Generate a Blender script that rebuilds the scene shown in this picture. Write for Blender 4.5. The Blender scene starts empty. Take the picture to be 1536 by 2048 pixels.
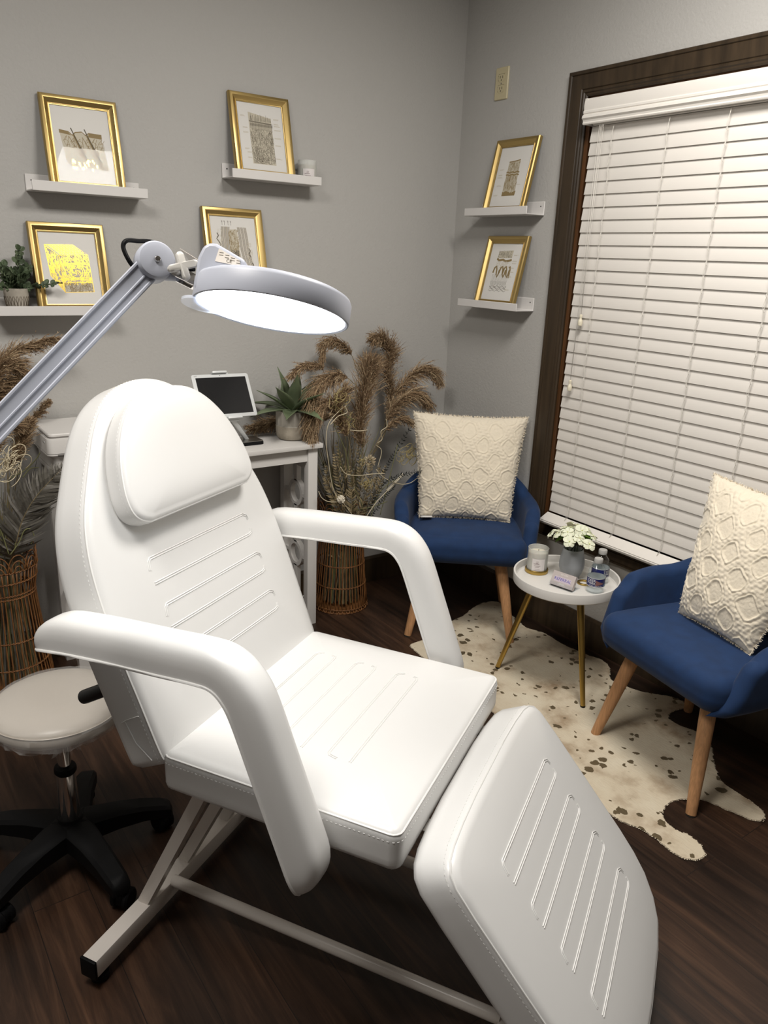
import bpy, bmesh, math, random
import numpy as np
from mathutils import Vector, Matrix, Euler
PI = math.pi
SC = bpy.context.scene
COL = SC.collection
rad = math.radians
V3 = Vector

# ------------------------------------------------------------------ materials
def new_mat(name):
    m = bpy.data.materials.new(name); m.use_nodes = True
    nt = m.node_tree
    return m, nt, nt.nodes['Principled BSDF']

def mat(name, col, rough=.5, metal=0., coat=0., sheen=0., trans=0., ior=1.45, alpha=1., emit=None, estr=0., spec=.5,
        bump=None, var=None, sss=0.):
    m, nt, b = new_mat(name)
    b.inputs['Base Color'].default_value = (*col, 1)
    b.inputs['Roughness'].default_value = rough
    b.inputs['Metallic'].default_value = metal
    b.inputs['Coat Weight'].default_value = coat
    b.inputs['Coat Roughness'].default_value = .15
    b.inputs['Sheen Weight'].default_value = sheen
    b.inputs['Transmission Weight'].default_value = trans
    b.inputs['IOR'].default_value = ior
    b.inputs['Alpha'].default_value = alpha
    b.inputs['Specular IOR Level'].default_value = spec
    b.inputs['Subsurface Weight'].default_value = sss
    if emit:
        b.inputs['Emission Color'].default_value = (*emit, 1)
        b.inputs['Emission Strength'].default_value = estr
    tc = None
    if bump or var:
        tc = nt.nodes.new('ShaderNodeTexCoord')
    if var:      # (scale, amount, stretch)
        n = nt.nodes.new('ShaderNodeTexNoise'); n.inputs['Scale'].default_value = var[0]; n.inputs['Detail'].default_value = 6
        mp = nt.nodes.new('ShaderNodeMapping'); mp.inputs['Scale'].default_value = var[2] if len(var) > 2 else (1, 1, 1)
        nt.links.new(tc.outputs['Object'], mp.inputs['Vector']); nt.links.new(mp.outputs['Vector'], n.inputs['Vector'])
        r = nt.nodes.new('ShaderNodeValToRGB')
        a = var[1]
        r.color_ramp.elements[0].position = .3; r.color_ramp.elements[1].position = .7
        r.color_ramp.elements[0].color = (*[max(0, c*(1-a)) for c in col], 1)
        r.color_ramp.elements[1].color = (*[min(1, c*(1+a)) for c in col], 1)
        nt.links.new(n.outputs['Fac'], r.inputs['Fac']); nt.links.new(r.outputs['Color'], b.inputs['Base Color'])
    if bump:     # (scale, strength, distance)
        n = nt.nodes.new('ShaderNodeTexNoise'); n.inputs['Scale'].default_value = bump[0]; n.inputs['Detail'].default_value = 4
        bp = nt.nodes.new('ShaderNodeBump'); bp.inputs['Strength'].default_value = bump[1]; bp.inputs['Distance'].default_value = bump[2]
        nt.links.new(tc.outputs['Object'], n.inputs['Vector']); nt.links.new(n.outputs['Fac'], bp.inputs['Height'])
        nt.links.new(bp.outputs['Normal'], b.inputs['Normal'])
    return m

def thin_glass(name, tint=(1, 1, 1), rough=.03, ior=1.45, gain=1.0):
    """clear thin-walled glass: see-through with a Fresnel reflection"""
    m, nt, b = new_mat(name); nt.nodes.remove(b)
    N, L = nt.nodes, nt.links; out = N['Material Output']
    t = N.new('ShaderNodeBsdfTransparent'); t.inputs['Color'].default_value = (*tint, 1)
    g = N.new('ShaderNodeBsdfGlossy'); g.inputs['Roughness'].default_value = rough; g.inputs['Color'].default_value = (gain, gain, gain, 1)
    f = N.new('ShaderNodeFresnel'); f.inputs['IOR'].default_value = ior
    ge = N.new('ShaderNodeNewGeometry'); iv = N.new('ShaderNodeMath'); iv.operation = 'SUBTRACT'; iv.inputs[0].default_value = 1
    L.new(ge.outputs['Backfacing'], iv.inputs[1]); mu = N.new('ShaderNodeMath'); mu.operation = 'MULTIPLY'
    L.new(f.outputs['Fac'], mu.inputs[0]); L.new(iv.outputs['Value'], mu.inputs[1])
    mx = N.new('ShaderNodeMixShader'); L.new(mu.outputs['Value'], mx.inputs['Fac']); L.new(t.outputs['BSDF'], mx.inputs[1]); L.new(g.outputs['BSDF'], mx.inputs[2])
    L.new(mx.outputs['Shader'], out.inputs['Surface'])
    return m

def floor_material():
    m, nt, b = new_mat('dark_wood_planks')
    N, L = nt.nodes, nt.links
    tc = N.new('ShaderNodeTexCoord')
    mp = N.new('ShaderNodeMapping'); mp.inputs['Rotation'].default_value = (0, 0, rad(90))
    L.new(tc.outputs['Object'], mp.inputs['Vector'])
    br = N.new('ShaderNodeTexBrick'); br.offset = .37; br.inputs['Scale'].default_value = 1
    br.inputs['Brick Width'].default_value = 1.22; br.inputs['Row Height'].default_value = .127
    br.inputs['Mortar Size'].default_value = .0012; br.inputs['Mortar Smooth'].default_value = .4; br.inputs['Bias'].default_value = 0
    br.inputs['Color1'].default_value = (.0, .0, .0, 1); br.inputs['Color2'].default_value = (1, 1, 1, 1); br.inputs['Mortar'].default_value = (.5, .5, .5, 1)
    L.new(mp.outputs['Vector'], br.inputs['Vector'])
    # grain stretched along the board
    mg = N.new('ShaderNodeMapping'); mg.inputs['Scale'].default_value = (34, 2.2, 1)
    L.new(tc.outputs['Object'], mg.inputs['Vector'])
    off = N.new('ShaderNodeVectorMath'); off.operation = 'ADD'
    sc = N.new('ShaderNodeVectorMath'); sc.operation = 'SCALE'; sc.inputs['Scale'].default_value = 9.
    L.new(br.outputs['Color'], sc.inputs[0]); L.new(mg.outputs['Vector'], off.inputs[0]); L.new(sc.outputs['Vector'], off.inputs[1])
    n1 = N.new('ShaderNodeTexNoise'); n1.inputs['Scale'].default_value = 1.; n1.inputs['Detail'].default_value = 9; n1.inputs['Roughness'].default_value = .68
    n1.inputs['Distortion'].default_value = .6
    L.new(off.outputs['Vector'], n1.inputs['Vector'])
    ms = N.new('ShaderNodeMapping'); ms.inputs['Scale'].default_value = (5, 1.6, 1)
    L.new(tc.outputs['Object'], ms.inputs['Vector'])
    n2 = N.new('ShaderNodeTexNoise'); n2.inputs['Scale'].default_value = 1.1; n2.inputs['Detail'].default_value = 4
    L.new(ms.outputs['Vector'], n2.inputs['Vector'])
    r1 = N.new('ShaderNodeValToRGB')
    e = r1.color_ramp.elements
    e[0].position = .28; e[0].color = (.013, .0075, .005, 1); e[1].position = .78; e[1].color = (.110, .064, .040, 1)
    k = r1.color_ramp.elements.new(.5); k.color = (.046, .026, .0165, 1)
    L.new(n1.outputs['Fac'], r1.inputs['Fac'])
    r2 = N.new('ShaderNodeValToRGB'); r2.color_ramp.elements[0].position = .3; r2.color_ramp.elements[1].position = .7
    r2.color_ramp.elements[0].color = (.42, .43, .46, 1); r2.color_ramp.elements[1].color = (1.35, 1.2, 1.08, 1)
    L.new(n2.outputs['Fac'], r2.inputs['Fac'])
    mx = N.new('ShaderNodeMix'); mx.data_type = 'RGBA'; mx.blend_type = 'MULTIPLY'; mx.inputs['Factor'].default_value = 1
    L.new(r1.outputs['Color'], mx.inputs['A']); L.new(r2.outputs['Color'], mx.inputs['B'])
    r3 = N.new('ShaderNodeValToRGB'); r3.color_ramp.elements[0].color = (.70, .70, .70, 1); r3.color_ramp.elements[1].color = (1.0, .97, .94, 1)
    L.new(br.outputs['Color'], r3.inputs['Fac'])
    m2 = N.new('ShaderNodeMix'); m2.data_type = 'RGBA'; m2.blend_type = 'MULTIPLY'; m2.inputs['Factor'].default_value = 1
    L.new(mx.outputs['Result'], m2.inputs['A']); L.new(r3.outputs['Color'], m2.inputs['B'])
    m3 = N.new('ShaderNodeMix'); m3.data_type = 'RGBA'
    L.new(br.outputs['Fac'], m3.inputs['Factor']); L.new(m2.outputs['Result'], m3.inputs['A']); m3.inputs['B'].default_value = (.012, .008, .006, 1)
    L.new(m3.outputs['Result'], b.inputs['Base Color'])
    b.inputs['Roughness'].default_value = .42
    b.inputs['Specular IOR Level'].default_value = .35
    bp = N.new('ShaderNodeBump'); bp.inputs['Strength'].default_value = .25; bp.inputs['Distance'].default_value = .001
    L.new(n1.outputs['Fac'], bp.inputs['Height']); L.new(bp.outputs['Normal'], b.inputs['Normal'])
    return m

def wall_material(name, col):
    m, nt, b = new_mat(name)
    N, L = nt.nodes, nt.links
    tc = N.new('ShaderNodeTexCoord')
    n = N.new('ShaderNodeTexNoise'); n.inputs['Scale'].default_value = 95; n.inputs['Detail'].default_value = 3; n.inputs['Roughness'].default_value = .55
    L.new(tc.outputs['Object'], n.inputs['Vector'])
    bp = N.new('ShaderNodeBump'); bp.inputs['Strength'].default_value = .45; bp.inputs['Distance'].default_value = .003
    L.new(n.outputs['Fac'], bp.inputs['Height']); L.new(bp.outputs['Normal'], b.inputs['Normal'])
    b.inputs['Base Color'].default_value = (*col, 1); b.inputs['Roughness'].default_value = .62
    b.inputs['Specular IOR Level'].default_value = .25
    return m

def hide_material():
    m, nt, b = new_mat('cowhide_with_metallic_flecks')
    N, L = nt.nodes, nt.links
    tc = N.new('ShaderNodeTexCoord')
    n1 = N.new('ShaderNodeTexNoise'); n1.inputs['Scale'].default_value = 5.5; n1.inputs['Detail'].default_value = 5; n1.inputs['Roughness'].default_value = .6
    L.new(tc.outputs['Object'], n1.inputs['Vector'])
    r1 = N.new('ShaderNodeValToRGB'); e = r1.color_ramp.elements
    e[0].position = .34; e[0].color = (.70, .625, .48, 1); e[1].position = .70; e[1].color = (.32, .22, .13, 1)
    k = e.new(.52); k.color = (.63, .54, .40, 1)
    L.new(n1.outputs['Fac'], r1.inputs['Fac'])
    # flecks of their own shape
    nd = N.new('ShaderNodeTexNoise'); nd.inputs['Scale'].default_value = 40; nd.inputs['Detail'].default_value = 3
    L.new(tc.outputs['Object'], nd.inputs['Vector'])
    sc = N.new('ShaderNodeVectorMath'); sc.operation = 'SCALE'; sc.inputs['Scale'].default_value = .032
    L.new(nd.outputs['Color'], sc.inputs[0])
    ad = N.new('ShaderNodeVectorMath'); ad.operation = 'ADD'
    L.new(tc.outputs['Object'], ad.inputs[0]); L.new(sc.outputs['Vector'], ad.inputs[1])
    n2 = N.new('ShaderNodeTexVoronoi'); n2.inputs['Scale'].default_value = 20.; n2.inputs['Randomness'].default_value = 1
    n2.voronoi_dimensions = '2D'
    L.new(ad.outputs['Vector'], n2.inputs['Vector'])
    n3 = N.new('ShaderNodeTexNoise'); n3.inputs['Scale'].default_value = 8; n3.inputs['Detail'].default_value = 1
    L.new(tc.outputs['Object'], n3.inputs['Vector'])
    mr = N.new('ShaderNodeMapRange'); mr.inputs['From Min'].default_value = .42; mr.inputs['From Max'].default_value = .66
    mr.inputs['To Min'].default_value = -.02; mr.inputs['To Max'].default_value = .27
    L.new(n3.outputs['Fac'], mr.inputs['Value'])
    lt = N.new('ShaderNodeMath'); lt.operation = 'LESS_THAN'
    L.new(n2.outputs['Distance'], lt.inputs[0]); L.new(mr.outputs['Result'], lt.inputs[1])
    mx = N.new('ShaderNodeMix'); mx.data_type = 'RGBA'
    L.new(lt.outputs['Value'], mx.inputs['Factor']); L.new(r1.outputs['Color'], mx.inputs['A']); mx.inputs['B'].default_value = (.20, .15, .08, 1)
    L.new(mx.outputs['Result'], b.inputs['Base Color'])
    ml = N.new('ShaderNodeMath'); ml.operation = 'MULTIPLY'; ml.inputs[1].default_value = .55
    L.new(lt.outputs['Value'], ml.inputs[0]); L.new(ml.outputs['Value'], b.inputs['Metallic'])
    rr = N.new('ShaderNodeMath'); rr.operation = 'MULTIPLY_ADD'; rr.inputs[1].default_value = -.4; rr.inputs[2].default_value = .85
    L.new(lt.outputs['Value'], rr.inputs[0]); L.new(rr.outputs['Value'], b.inputs['Roughness'])
    b.inputs['Sheen Weight'].default_value = .15
    nb = N.new('ShaderNodeTexNoise'); nb.inputs['Scale'].default_value = 160; nb.inputs['Detail'].default_value = 3
    mp = N.new('ShaderNodeMapping'); mp.inputs['Scale'].default_value = (1, .35, 1); mp.inputs['Rotation'].default_value = (0, 0, .5)
    L.new(tc.outputs['Object'], mp.inputs['Vector']); L.new(mp.outputs['Vector'], nb.inputs['Vector'])
    bp = N.new('ShaderNodeBump'); bp.inputs['Strength'].default_value = .5; bp.inputs['Distance'].default_value = .003
    L.new(nb.outputs['Fac'], bp.inputs['Height']); L.new(bp.outputs['Normal'], b.inputs['Normal'])
    return m

LED = 8.2
M = {}
M['floor'] = floor_material()
M['wall'] = wall_material('grey_wall_paint', (.47, .46, .44))
M['ceiling'] = mat('ceiling_white', (.7, .7, .68), .8)
M['trim'] = mat('dark_brown_trim', (.040, .026, .014), .42, var=(3, .35, (14, 14, 1)))
M['jamb'] = mat('orange_wood_jamb', (.10, .042, .014), .45, var=(4, .3, (14, 14, 1)))
M['pane'] = thin_glass('window_glass', (.92, .95, .96))
M['night'] = mat('night_outside', (.004, .004, .006), .9)
M['blind'] = mat('blind_white', (.80, .765, .715), .42)
M['cord'] = mat('blind_cord', (.75, .72, .66), .7)
M['tassel'] = mat('cream_tassel', (.80, .74, .58), .35)
M['plate'] = mat('ivory_plastic', (.60, .53, .34), .4)
M['plate_dark'] = mat('outlet_slot', (.06, .05, .03), .6)
M['shelf'] = mat('shelf_white', (.72, .70, .68), .35)
M['hole'] = mat('screw_hole', (.02, .02, .02), .7)
M['gold'] = mat('frame_gold', (.53, .385, .155), .36, metal=1.)
M['paper'] = mat('print_paper', (.80, .78, .74), .7)
M['ink'] = mat('print_ink', (.13, .11, .08), .7)
M['tan'] = mat('print_tan', (.28, .20, .085), .6)
M['wash'] = mat('print_wash', (.60, .55, .44), .7)
M['foil'] = mat('gold_foil', (.90, .62, .10), .28, metal=1.)
M['glass'] = thin_glass('picture_glass', (.98, .98, .98), .02, 1.22)
M['back'] = mat('frame_backing', (.10, .07, .04), .8)
M['leather'] = mat('white_leatherette', (.715, .713, .703), .36, coat=.12, bump=(420, .06, .0006))
M['welt'] = mat('white_welt', (.76, .755, .74), .4)
M['wmetal'] = mat('white_powder_coat', (.74, .69, .64), .32, coat=.2)
M['black'] = mat('black_plastic', (.004, .004, .0045), .55, spec=.2)
M['grip'] = mat('black_grip', (.010, .010, .010), .38)
M['chrome'] = mat('chrome', (.72, .70, .68), .09, metal=1.)
M['steel'] = mat('steel', (.45, .43, .40), .3, metal=1.)
M['cream'] = mat('cream_vinyl', (.66, .60, .52), .34)
M['wrap'] = mat('clear_wrap', (1, 1, 1), .06, alpha=.22, spec=1.)
M['lampw'] = mat('lamp_white', (.43, .45, .515), .40)
M['lampk'] = mat('lamp_knob', (.60, .58, .54), .32)
M['lampl'] = mat('lamp_label', (.80, .74, .66), .5)
M['led'] = mat('led_diffuser', (1, 1, 1), .5, emit=(.90, .955, 1.), estr=LED)
M['lens'] = mat('clear_lens', (.85, .9, 1.), .08, alpha=.55, spec=.9)
M['desk'] = mat('desk_white', (.70, .68, .655), .4)
M['printer'] = mat('printer_white', (.70, .68, .655), .42)
M['pdark'] = mat('printer_grey', (.16, .15, .14), .5)
M['tabw'] = mat('tablet_white', (.72, .74, .74), .3)
M['screen'] = mat('tablet_screen', (.012, .012, .013), .16)
M['concrete'] = mat('grey_cement', (.42, .39, .34), .8, bump=(90, .3, .002), var=(14, .2))
M['concrete_lo'] = mat('raw_cement', (.36, .32, .26), .9, bump=(160, .5, .002), var=(30, .2))
M['pot'] = mat('white_washed_pot', (.42, .38, .32), .7, var=(20, .2))
M['potline'] = mat('pot_grooves', (.10, .075, .05), .8)
M['soil'] = mat('soil', (.03, .02, .012), .9)
M['agave'] = mat('agave_green', (.135, .170, .095), .42, var=(9, .35))
M['euca'] = mat('eucalyptus_green', (.075, .105, .055), .55, var=(30, .4))
M['euca2'] = mat('eucalyptus_light', (.15, .19, .11), .55)
M['wicker'] = mat('brown_wicker', (.20, .085, .028), .5, var=(40, .3))
M['pam1'] = mat('pampas_tan', (.36, .25, .145), .9)
M['pam2'] = mat('pampas_brown', (.22, .14, .078), .9)
M['pam3'] = mat('pampas_light', (.50, .38, .24), .9)
M['stalk'] = mat('dry_stalk', (.23, .18, .10), .8, var=(30, .3))
M['olive'] = mat('olive_blade', (.17, .17, .07), .7)
M['silver'] = mat('silver_palm', (.13, .12, .10), .5)
M['silver2'] = mat('silver_palm_light', (.25, .235, .21), .45)
M['vine'] = mat('cream_vine', (.62, .54, .38), .6)
M['vine2'] = mat('yellow_vine', (.42, .34, .15), .65)
M['dark_leaf'] = mat('black_green_leaf', (.014, .018, .014), .5)
M['sola'] = mat('ivory_sola', (.72, .66, .54), .8)
M['blue'] = mat('blue_velvet', (.006, .029, .096), .85, sheen=.06, bump=(260, .15, .001), var=(26, .14))
M['beech'] = mat('beech_wood', (.50, .265, .125), .45, var=(7, .18, (30, 30, 1.5)))
M['footpad'] = mat('felt_pad', (.03, .025, .02), .8)
M['pillow'] = mat('cream_plush', (.79, .71, .57), .95, sheen=.4, bump=(300, .35, .002))
M['tag'] = mat('care_tag', (.75, .75, .75), .7)
M['tagink'] = mat('tag_print', (.45, .45, .47), .7)
M['tray'] = mat('table_white', (.74, .72, .685), .38)
M['brass'] = mat('brushed_brass', (.50, .34, .10), .36, metal=1.)
M['candle_glass'] = mat('milky_glass', (.76, .77, .74), .22, alpha=.42)
M['wax'] = mat('cream_wax', (.74, .68, .56), .5, sss=.2)
M['wick'] = mat('candle_wick', (.12, .10, .07), .9)
M['clabel'] = mat('candle_label', (.74, .70, .69), .6)
M['clabel_ink'] = mat('candle_label_ink', (.34, .27, .28), .6)
M['frost'] = mat('frosted_grey_glass', (.42, .44, .46), .38, alpha=.80)
M['petal'] = mat('white_petal', (.80, .80, .62), .6, sss=.1)
M['petal2'] = mat('yellow_petal_heart', (.62, .66, .30), .6)
M['leafg'] = mat('bright_leaf', (.14, .25, .035), .5)
M['stem'] = mat('dark_stem', (.02, .03, .015), .6)
M['acrylic'] = thin_glass('acrylic', (.96, .97, .98), .05, 1.4)
M['card'] = mat('card_mauve', (.50, .445, .43), .6)
M['card2'] = mat('card_panel', (.56, .49, .55), .6)
M['card_blue'] = mat('card_blue', (.10, .08, .42), .6)
M['card_white'] = mat('card_white', (.82, .80, .76), .6)
M['water'] = thin_glass('bottle_plastic', (.93, .955, .965), .05, 1.5)
M['cap'] = mat('bottle_cap', (.46, .45, .43), .4)
M['label_blue'] = mat('label_blue', (.012, .018, .13), .3, var=(60, .5))
M['label_lt'] = mat('label_teal', (.20, .42, .50), .35)
M['label_back'] = mat('label_inside', (.55, .56, .56), .6)
M['label_red'] = mat('label_brown', (.26, .12, .10), .4)
M['label_white'] = mat('label_white', (.85, .85, .85), .4)
M['hide'] = hide_material()
M['hidefur'] = mat('hide_fur', (.66, .57, .43), .9)

# ------------------------------------------------------------------ mesh helper
def unit(v):
    v = V3(v); return v / v.length if v.length > 1e-12 else V3((0, 0, 1))

class MB:
    def __init__(s): s.v = []; s.f = []; s.m = []
    def add(s, vs, fs, mi=0):
        b = len(s.v); s.v += [tuple(p) for p in vs]
        for f in fs: s.f.append([b+i for i in f]); s.m.append(mi)
    def box(s, c, d, mi=0, R=None, ch=0.):
        x, y, z = d[0]/2, d[1]/2, d[2]/2
        bm = bmesh.new(); bmesh.ops.create_cube(bm, size=1)
        for v in bm.verts: v.co = V3((v.co.x*d[0], v.co.y*d[1], v.co.z*d[2]))
        if ch > 0: bmesh.ops.bevel(bm, geom=list(bm.edges), offset=ch, segments=2, affect='EDGES', profile=.6)
        bm.verts.index_update()
        vs = [(R @ v.co if R else v.co) + V3(c) for v in bm.verts]
        s.add(vs, [[v.index for v in f.verts] for f in bm.faces], mi); bm.free()
    def loft(s, rings, mi=0, closed=True, cap0=True, cap1=True):
        n = len(rings[0]); b = len(s.v)
        for r in rings: s.v += [tuple(p) for p in r]
        for i in range(len(rings)-1):
            for j in range(n if closed else n-1):
                k = (j+1) % n
                s.f.append([b+i*n+j, b+i*n+k, b+(i+1)*n+k, b+(i+1)*n+j]); s.m.append(mi)
        if closed and cap0: s.f.append([b+j for j in range(n-1, -1, -1)]); s.m.append(mi)
        if closed and cap1: s.f.append([b+(len(rings)-1)*n+j for j in range(n)]); s.m.append(mi)
    def tube(s, pts, r, n=8, mi=0, closed=False, cap=True):
        pts = [V3(p) for p in pts]; N = len(pts)
        if N < 2: return
        rs = r if isinstance(r, (list, tuple)) else [r]*N
        T = []
        for i in range(N):
            if closed: t = pts[(i+1) % N]-pts[i-1]
            else: t = pts[min(i+1, N-1)]-pts[max(i-1, 0)]
            T.append(unit(t))
        a = V3((0, 0, 1)) if abs(T[0].z) < .9 else V3((1, 0, 0))
        x = unit(a - T[0]*a.dot(T[0]))
        rings = []
        for i in range(N):
            x = x - T[i]*x.dot(T[i])
            x = unit(x) if x.length > 1e-6 else unit(T[i].orthogonal())
            y = T[i].cross(x)
            rings.append([pts[i] + (x*math.cos(2*PI*j/n) + y*math.sin(2*PI*j/n))*rs[i] for j in range(n)])
        if closed:
            rings.append(rings[0]); s.loft(rings, mi, True, False, False)
        else: s.loft(rings, mi, True, cap, cap)
    def cyl(s, p0, p1, r0, r1=None, n=24, mi=0, cap=True):
        s.tube([p0, p1], [r0, r1 if r1 is not None else r0], n, mi, cap=cap)
    def lathe(s, prof, n=32, c=(0, 0, 0), mi=0, R=None, cap0=True, cap1=True):
        c = V3(c); rings = []
        for r, z in prof:
            ring = []
            for j in range(n):
                p = V3((r*math.cos(2*PI*j/n), r*math.sin(2*PI*j/n), z))
                ring.append(c + (R @ p if R else p))
            rings.append(ring)
        s.loft(rings, mi, True, cap0, cap1)
    def ribbon(s, pts, w, nrm, mi=0):
        pts = [V3(p) for p in pts]; N = len(pts); L = []; Rr = []
        ws = w if isinstance(w, (list, tuple)) else [w]*N
        for i in range(N):
            t = unit(pts[min(i+1, N-1)]-pts[max(i-1, 0)])
            x = t.cross(V3(nrm))
            x = unit(x) if x.length > 1e-6 else unit(t.orthogonal())
            L.append(pts[i]-x*ws[i]/2); Rr.append(pts[i]+x*ws[i]/2)
        b = len(s.v); s.v += [tuple(p) for p in L+Rr]
        for i in range(N-1):
            s.f.append([b+i, b+N+i, b+N+i+1, b+i+1]); s.m.append(mi)
    def grid(s, P, mi=0, closed_u=False):
        nu, nv = len(P), len(P[0]); b = len(s.v)
        for r in P: s.v += [tuple(p) for p in r]
        for i in range(nu if closed_u else nu-1):
            for j in range(nv-1):
                a = ((i+1) % nu)
                s.f.append([b+i*nv+j, b+a*nv+j, b+a*nv+j+1, b+i*nv+j+1]); s.m.append(mi)
    def sphere(s, c, r, n=12, mi=0, sq=(1, 1, 1)):
        prof = [(max(1e-5, math.sin(PI*i/n))*r, -math.cos(PI*i/n)*r) for i in range(n+1)]
        c = V3(c)
        rings = [[c + V3((q*math.cos(2*PI*j/(2*n))*sq[0], q*math.sin(2*PI*j/(2*n))*sq[1], z*sq[2])) for j in range(2*n)] for q, z in prof]
        s.loft(rings, mi)
    def xform(s, Mx):
        s.v = [tuple(Mx @ V3(p)) for p in s.v]; return s
    def merge(s, o, Mx=None, mo=0):
        b = len(s.v); s.v += [tuple(Mx @ V3(p)) if Mx else p for p in o.v]
        s.f += [[b+i for i in f] for f in o.f]; s.m += [k+mo for k in o.m]
    def build(s, name, mats, parent=None, ang=35, smooth=True, fix=True):
        me = bpy.data.meshes.new(name)
        me.from_pydata(s.v, [], s.f)
        for x in (mats if isinstance(mats, (list, tuple)) else [mats]): me.materials.append(M[x])
        me.polygons.foreach_set('material_index', s.m)
        if fix:
            bm = bmesh.new(); bm.from_mesh(me)
            bmesh.ops.recalc_face_normals(bm, faces=bm.faces); bm.to_mesh(me); bm.free()
        me.update()
        if smooth:
            me.polygons.foreach_set('use_smooth', [True]*len(me.polygons))
            if ang: me.set_sharp_from_angle(angle=rad(ang))
        o = bpy.data.objects.new(name, me); COL.objects.link(o)
        if parent: o.parent = parent
        return o

def thing(name, label, cat, loc=(0, 0, 0), rotz=0., group=None, rot=None):
    o = bpy.data.objects.new(name, None); COL.objects.link(o)
    o.empty_display_size = .05
    o.location = loc; o.rotation_euler = rot if rot else (0, 0, rotz)
    o['label'] = label; o['category'] = cat
    if group: o['group'] = group
    return o
def tag(o, label, cat, group=None, loc=None, rot=None):
    o['label'] = label; o['category'] = cat
    if group: o['group'] = group
    if loc: o.location = loc
    if rot: o.rotation_euler = rot
    return o
def struct(o, label=None):
    o['kind'] = 'structure'
    if label: o['label'] = label
    return o
def copy_tree(o, parent=None):
    c = o.copy(); COL.objects.link(c)
    if parent: c.parent = parent
    for ch in list(o.children): copy_tree(ch, c)
    return c

def spline(pts, n, closed=False):
    """Catmull-Rom through pts, n samples per span"""
    P = [np.array(p, float) for p in pts]; N = len(P); out = []
    rng = range(N) if closed else range(N-1)
    for i in rng:
        p1, p2 = P[i], P[(i+1) % N]
        p0 = P[i-1] if (closed or i > 0) else 2*p1-p2
        p3 = P[(i+2) % N] if (closed or i+2 < N) else 2*p2-p1
        for k in range(n):
            t = k/n
            out.append(.5*((2*p1)+(-p0+p2)*t+(2*p0-5*p1+4*p2-p3)*t*t+(-p0+3*p1-3*p2+p3)*t**3))
    if not closed: out.append(P[-1])
    return out

def text_geo(body, size, align='CENTER'):
    cu = bpy.data.curves.new('t', 'FONT'); cu.body = body; cu.size = size; cu.align_x = align; cu.align_y = 'CENTER'
    cu.resolution_u = 3
    o = bpy.data.objects.new('t', cu); COL.objects.link(o)
    dg = bpy.context.evaluated_depsgraph_get()
    me = bpy.data.meshes.new_from_object(o.evaluated_get(dg))
    vs = [v.co.copy() for v in me.vertices]; fs = [list(p.vertices) for p in me.polygons]
    bpy.data.objects.remove(o); bpy.data.meshes.remove(me); bpy.data.curves.remove(cu)
    return vs, fs

def rounded_rect(x0, y0, x1, y1, r, n=6):
    out = []
    for cx, cy, a0 in ((x1-r, y1-r, 0), (x0+r, y1-r, 90), (x0+r, y0+r, 180), (x1-r, y0+r, 270)):
        for k in range(n+1):
            a = rad(a0+90*k/n); out.append((cx+r*math.cos(a), cy+r*math.sin(a)))
    return out
def densify(poly, step):
    out = []
    for i in range(len(poly)):
        a = np.array(poly[i], float); b = np.array(poly[(i+1) % len(poly)], float)
        k = max(1, int(np.linalg.norm(b-a)/step))
        for j in range(k): out.append(tuple(a+(b-a)*j/k))
    return out
def offset_poly(poly, d):
    """inset a CCW polygon by d along its vertex normals"""
    P = np.array(poly, float); n = len(P)
    t1 = np.roll(P, -1, 0)-P; t0 = P-np.roll(P, 1, 0)
    t1 /= np.linalg.norm(t1, axis=1)[:, None]+1e-12; t0 /= np.linalg.norm(t0, axis=1)[:, None]+1e-12
    t = t0+t1; t /= np.linalg.norm(t, axis=1)[:, None]+1e-12
    nr = np.stack([-t[:, 1], t[:, 0]], 1)
    return P+nr*d

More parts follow.
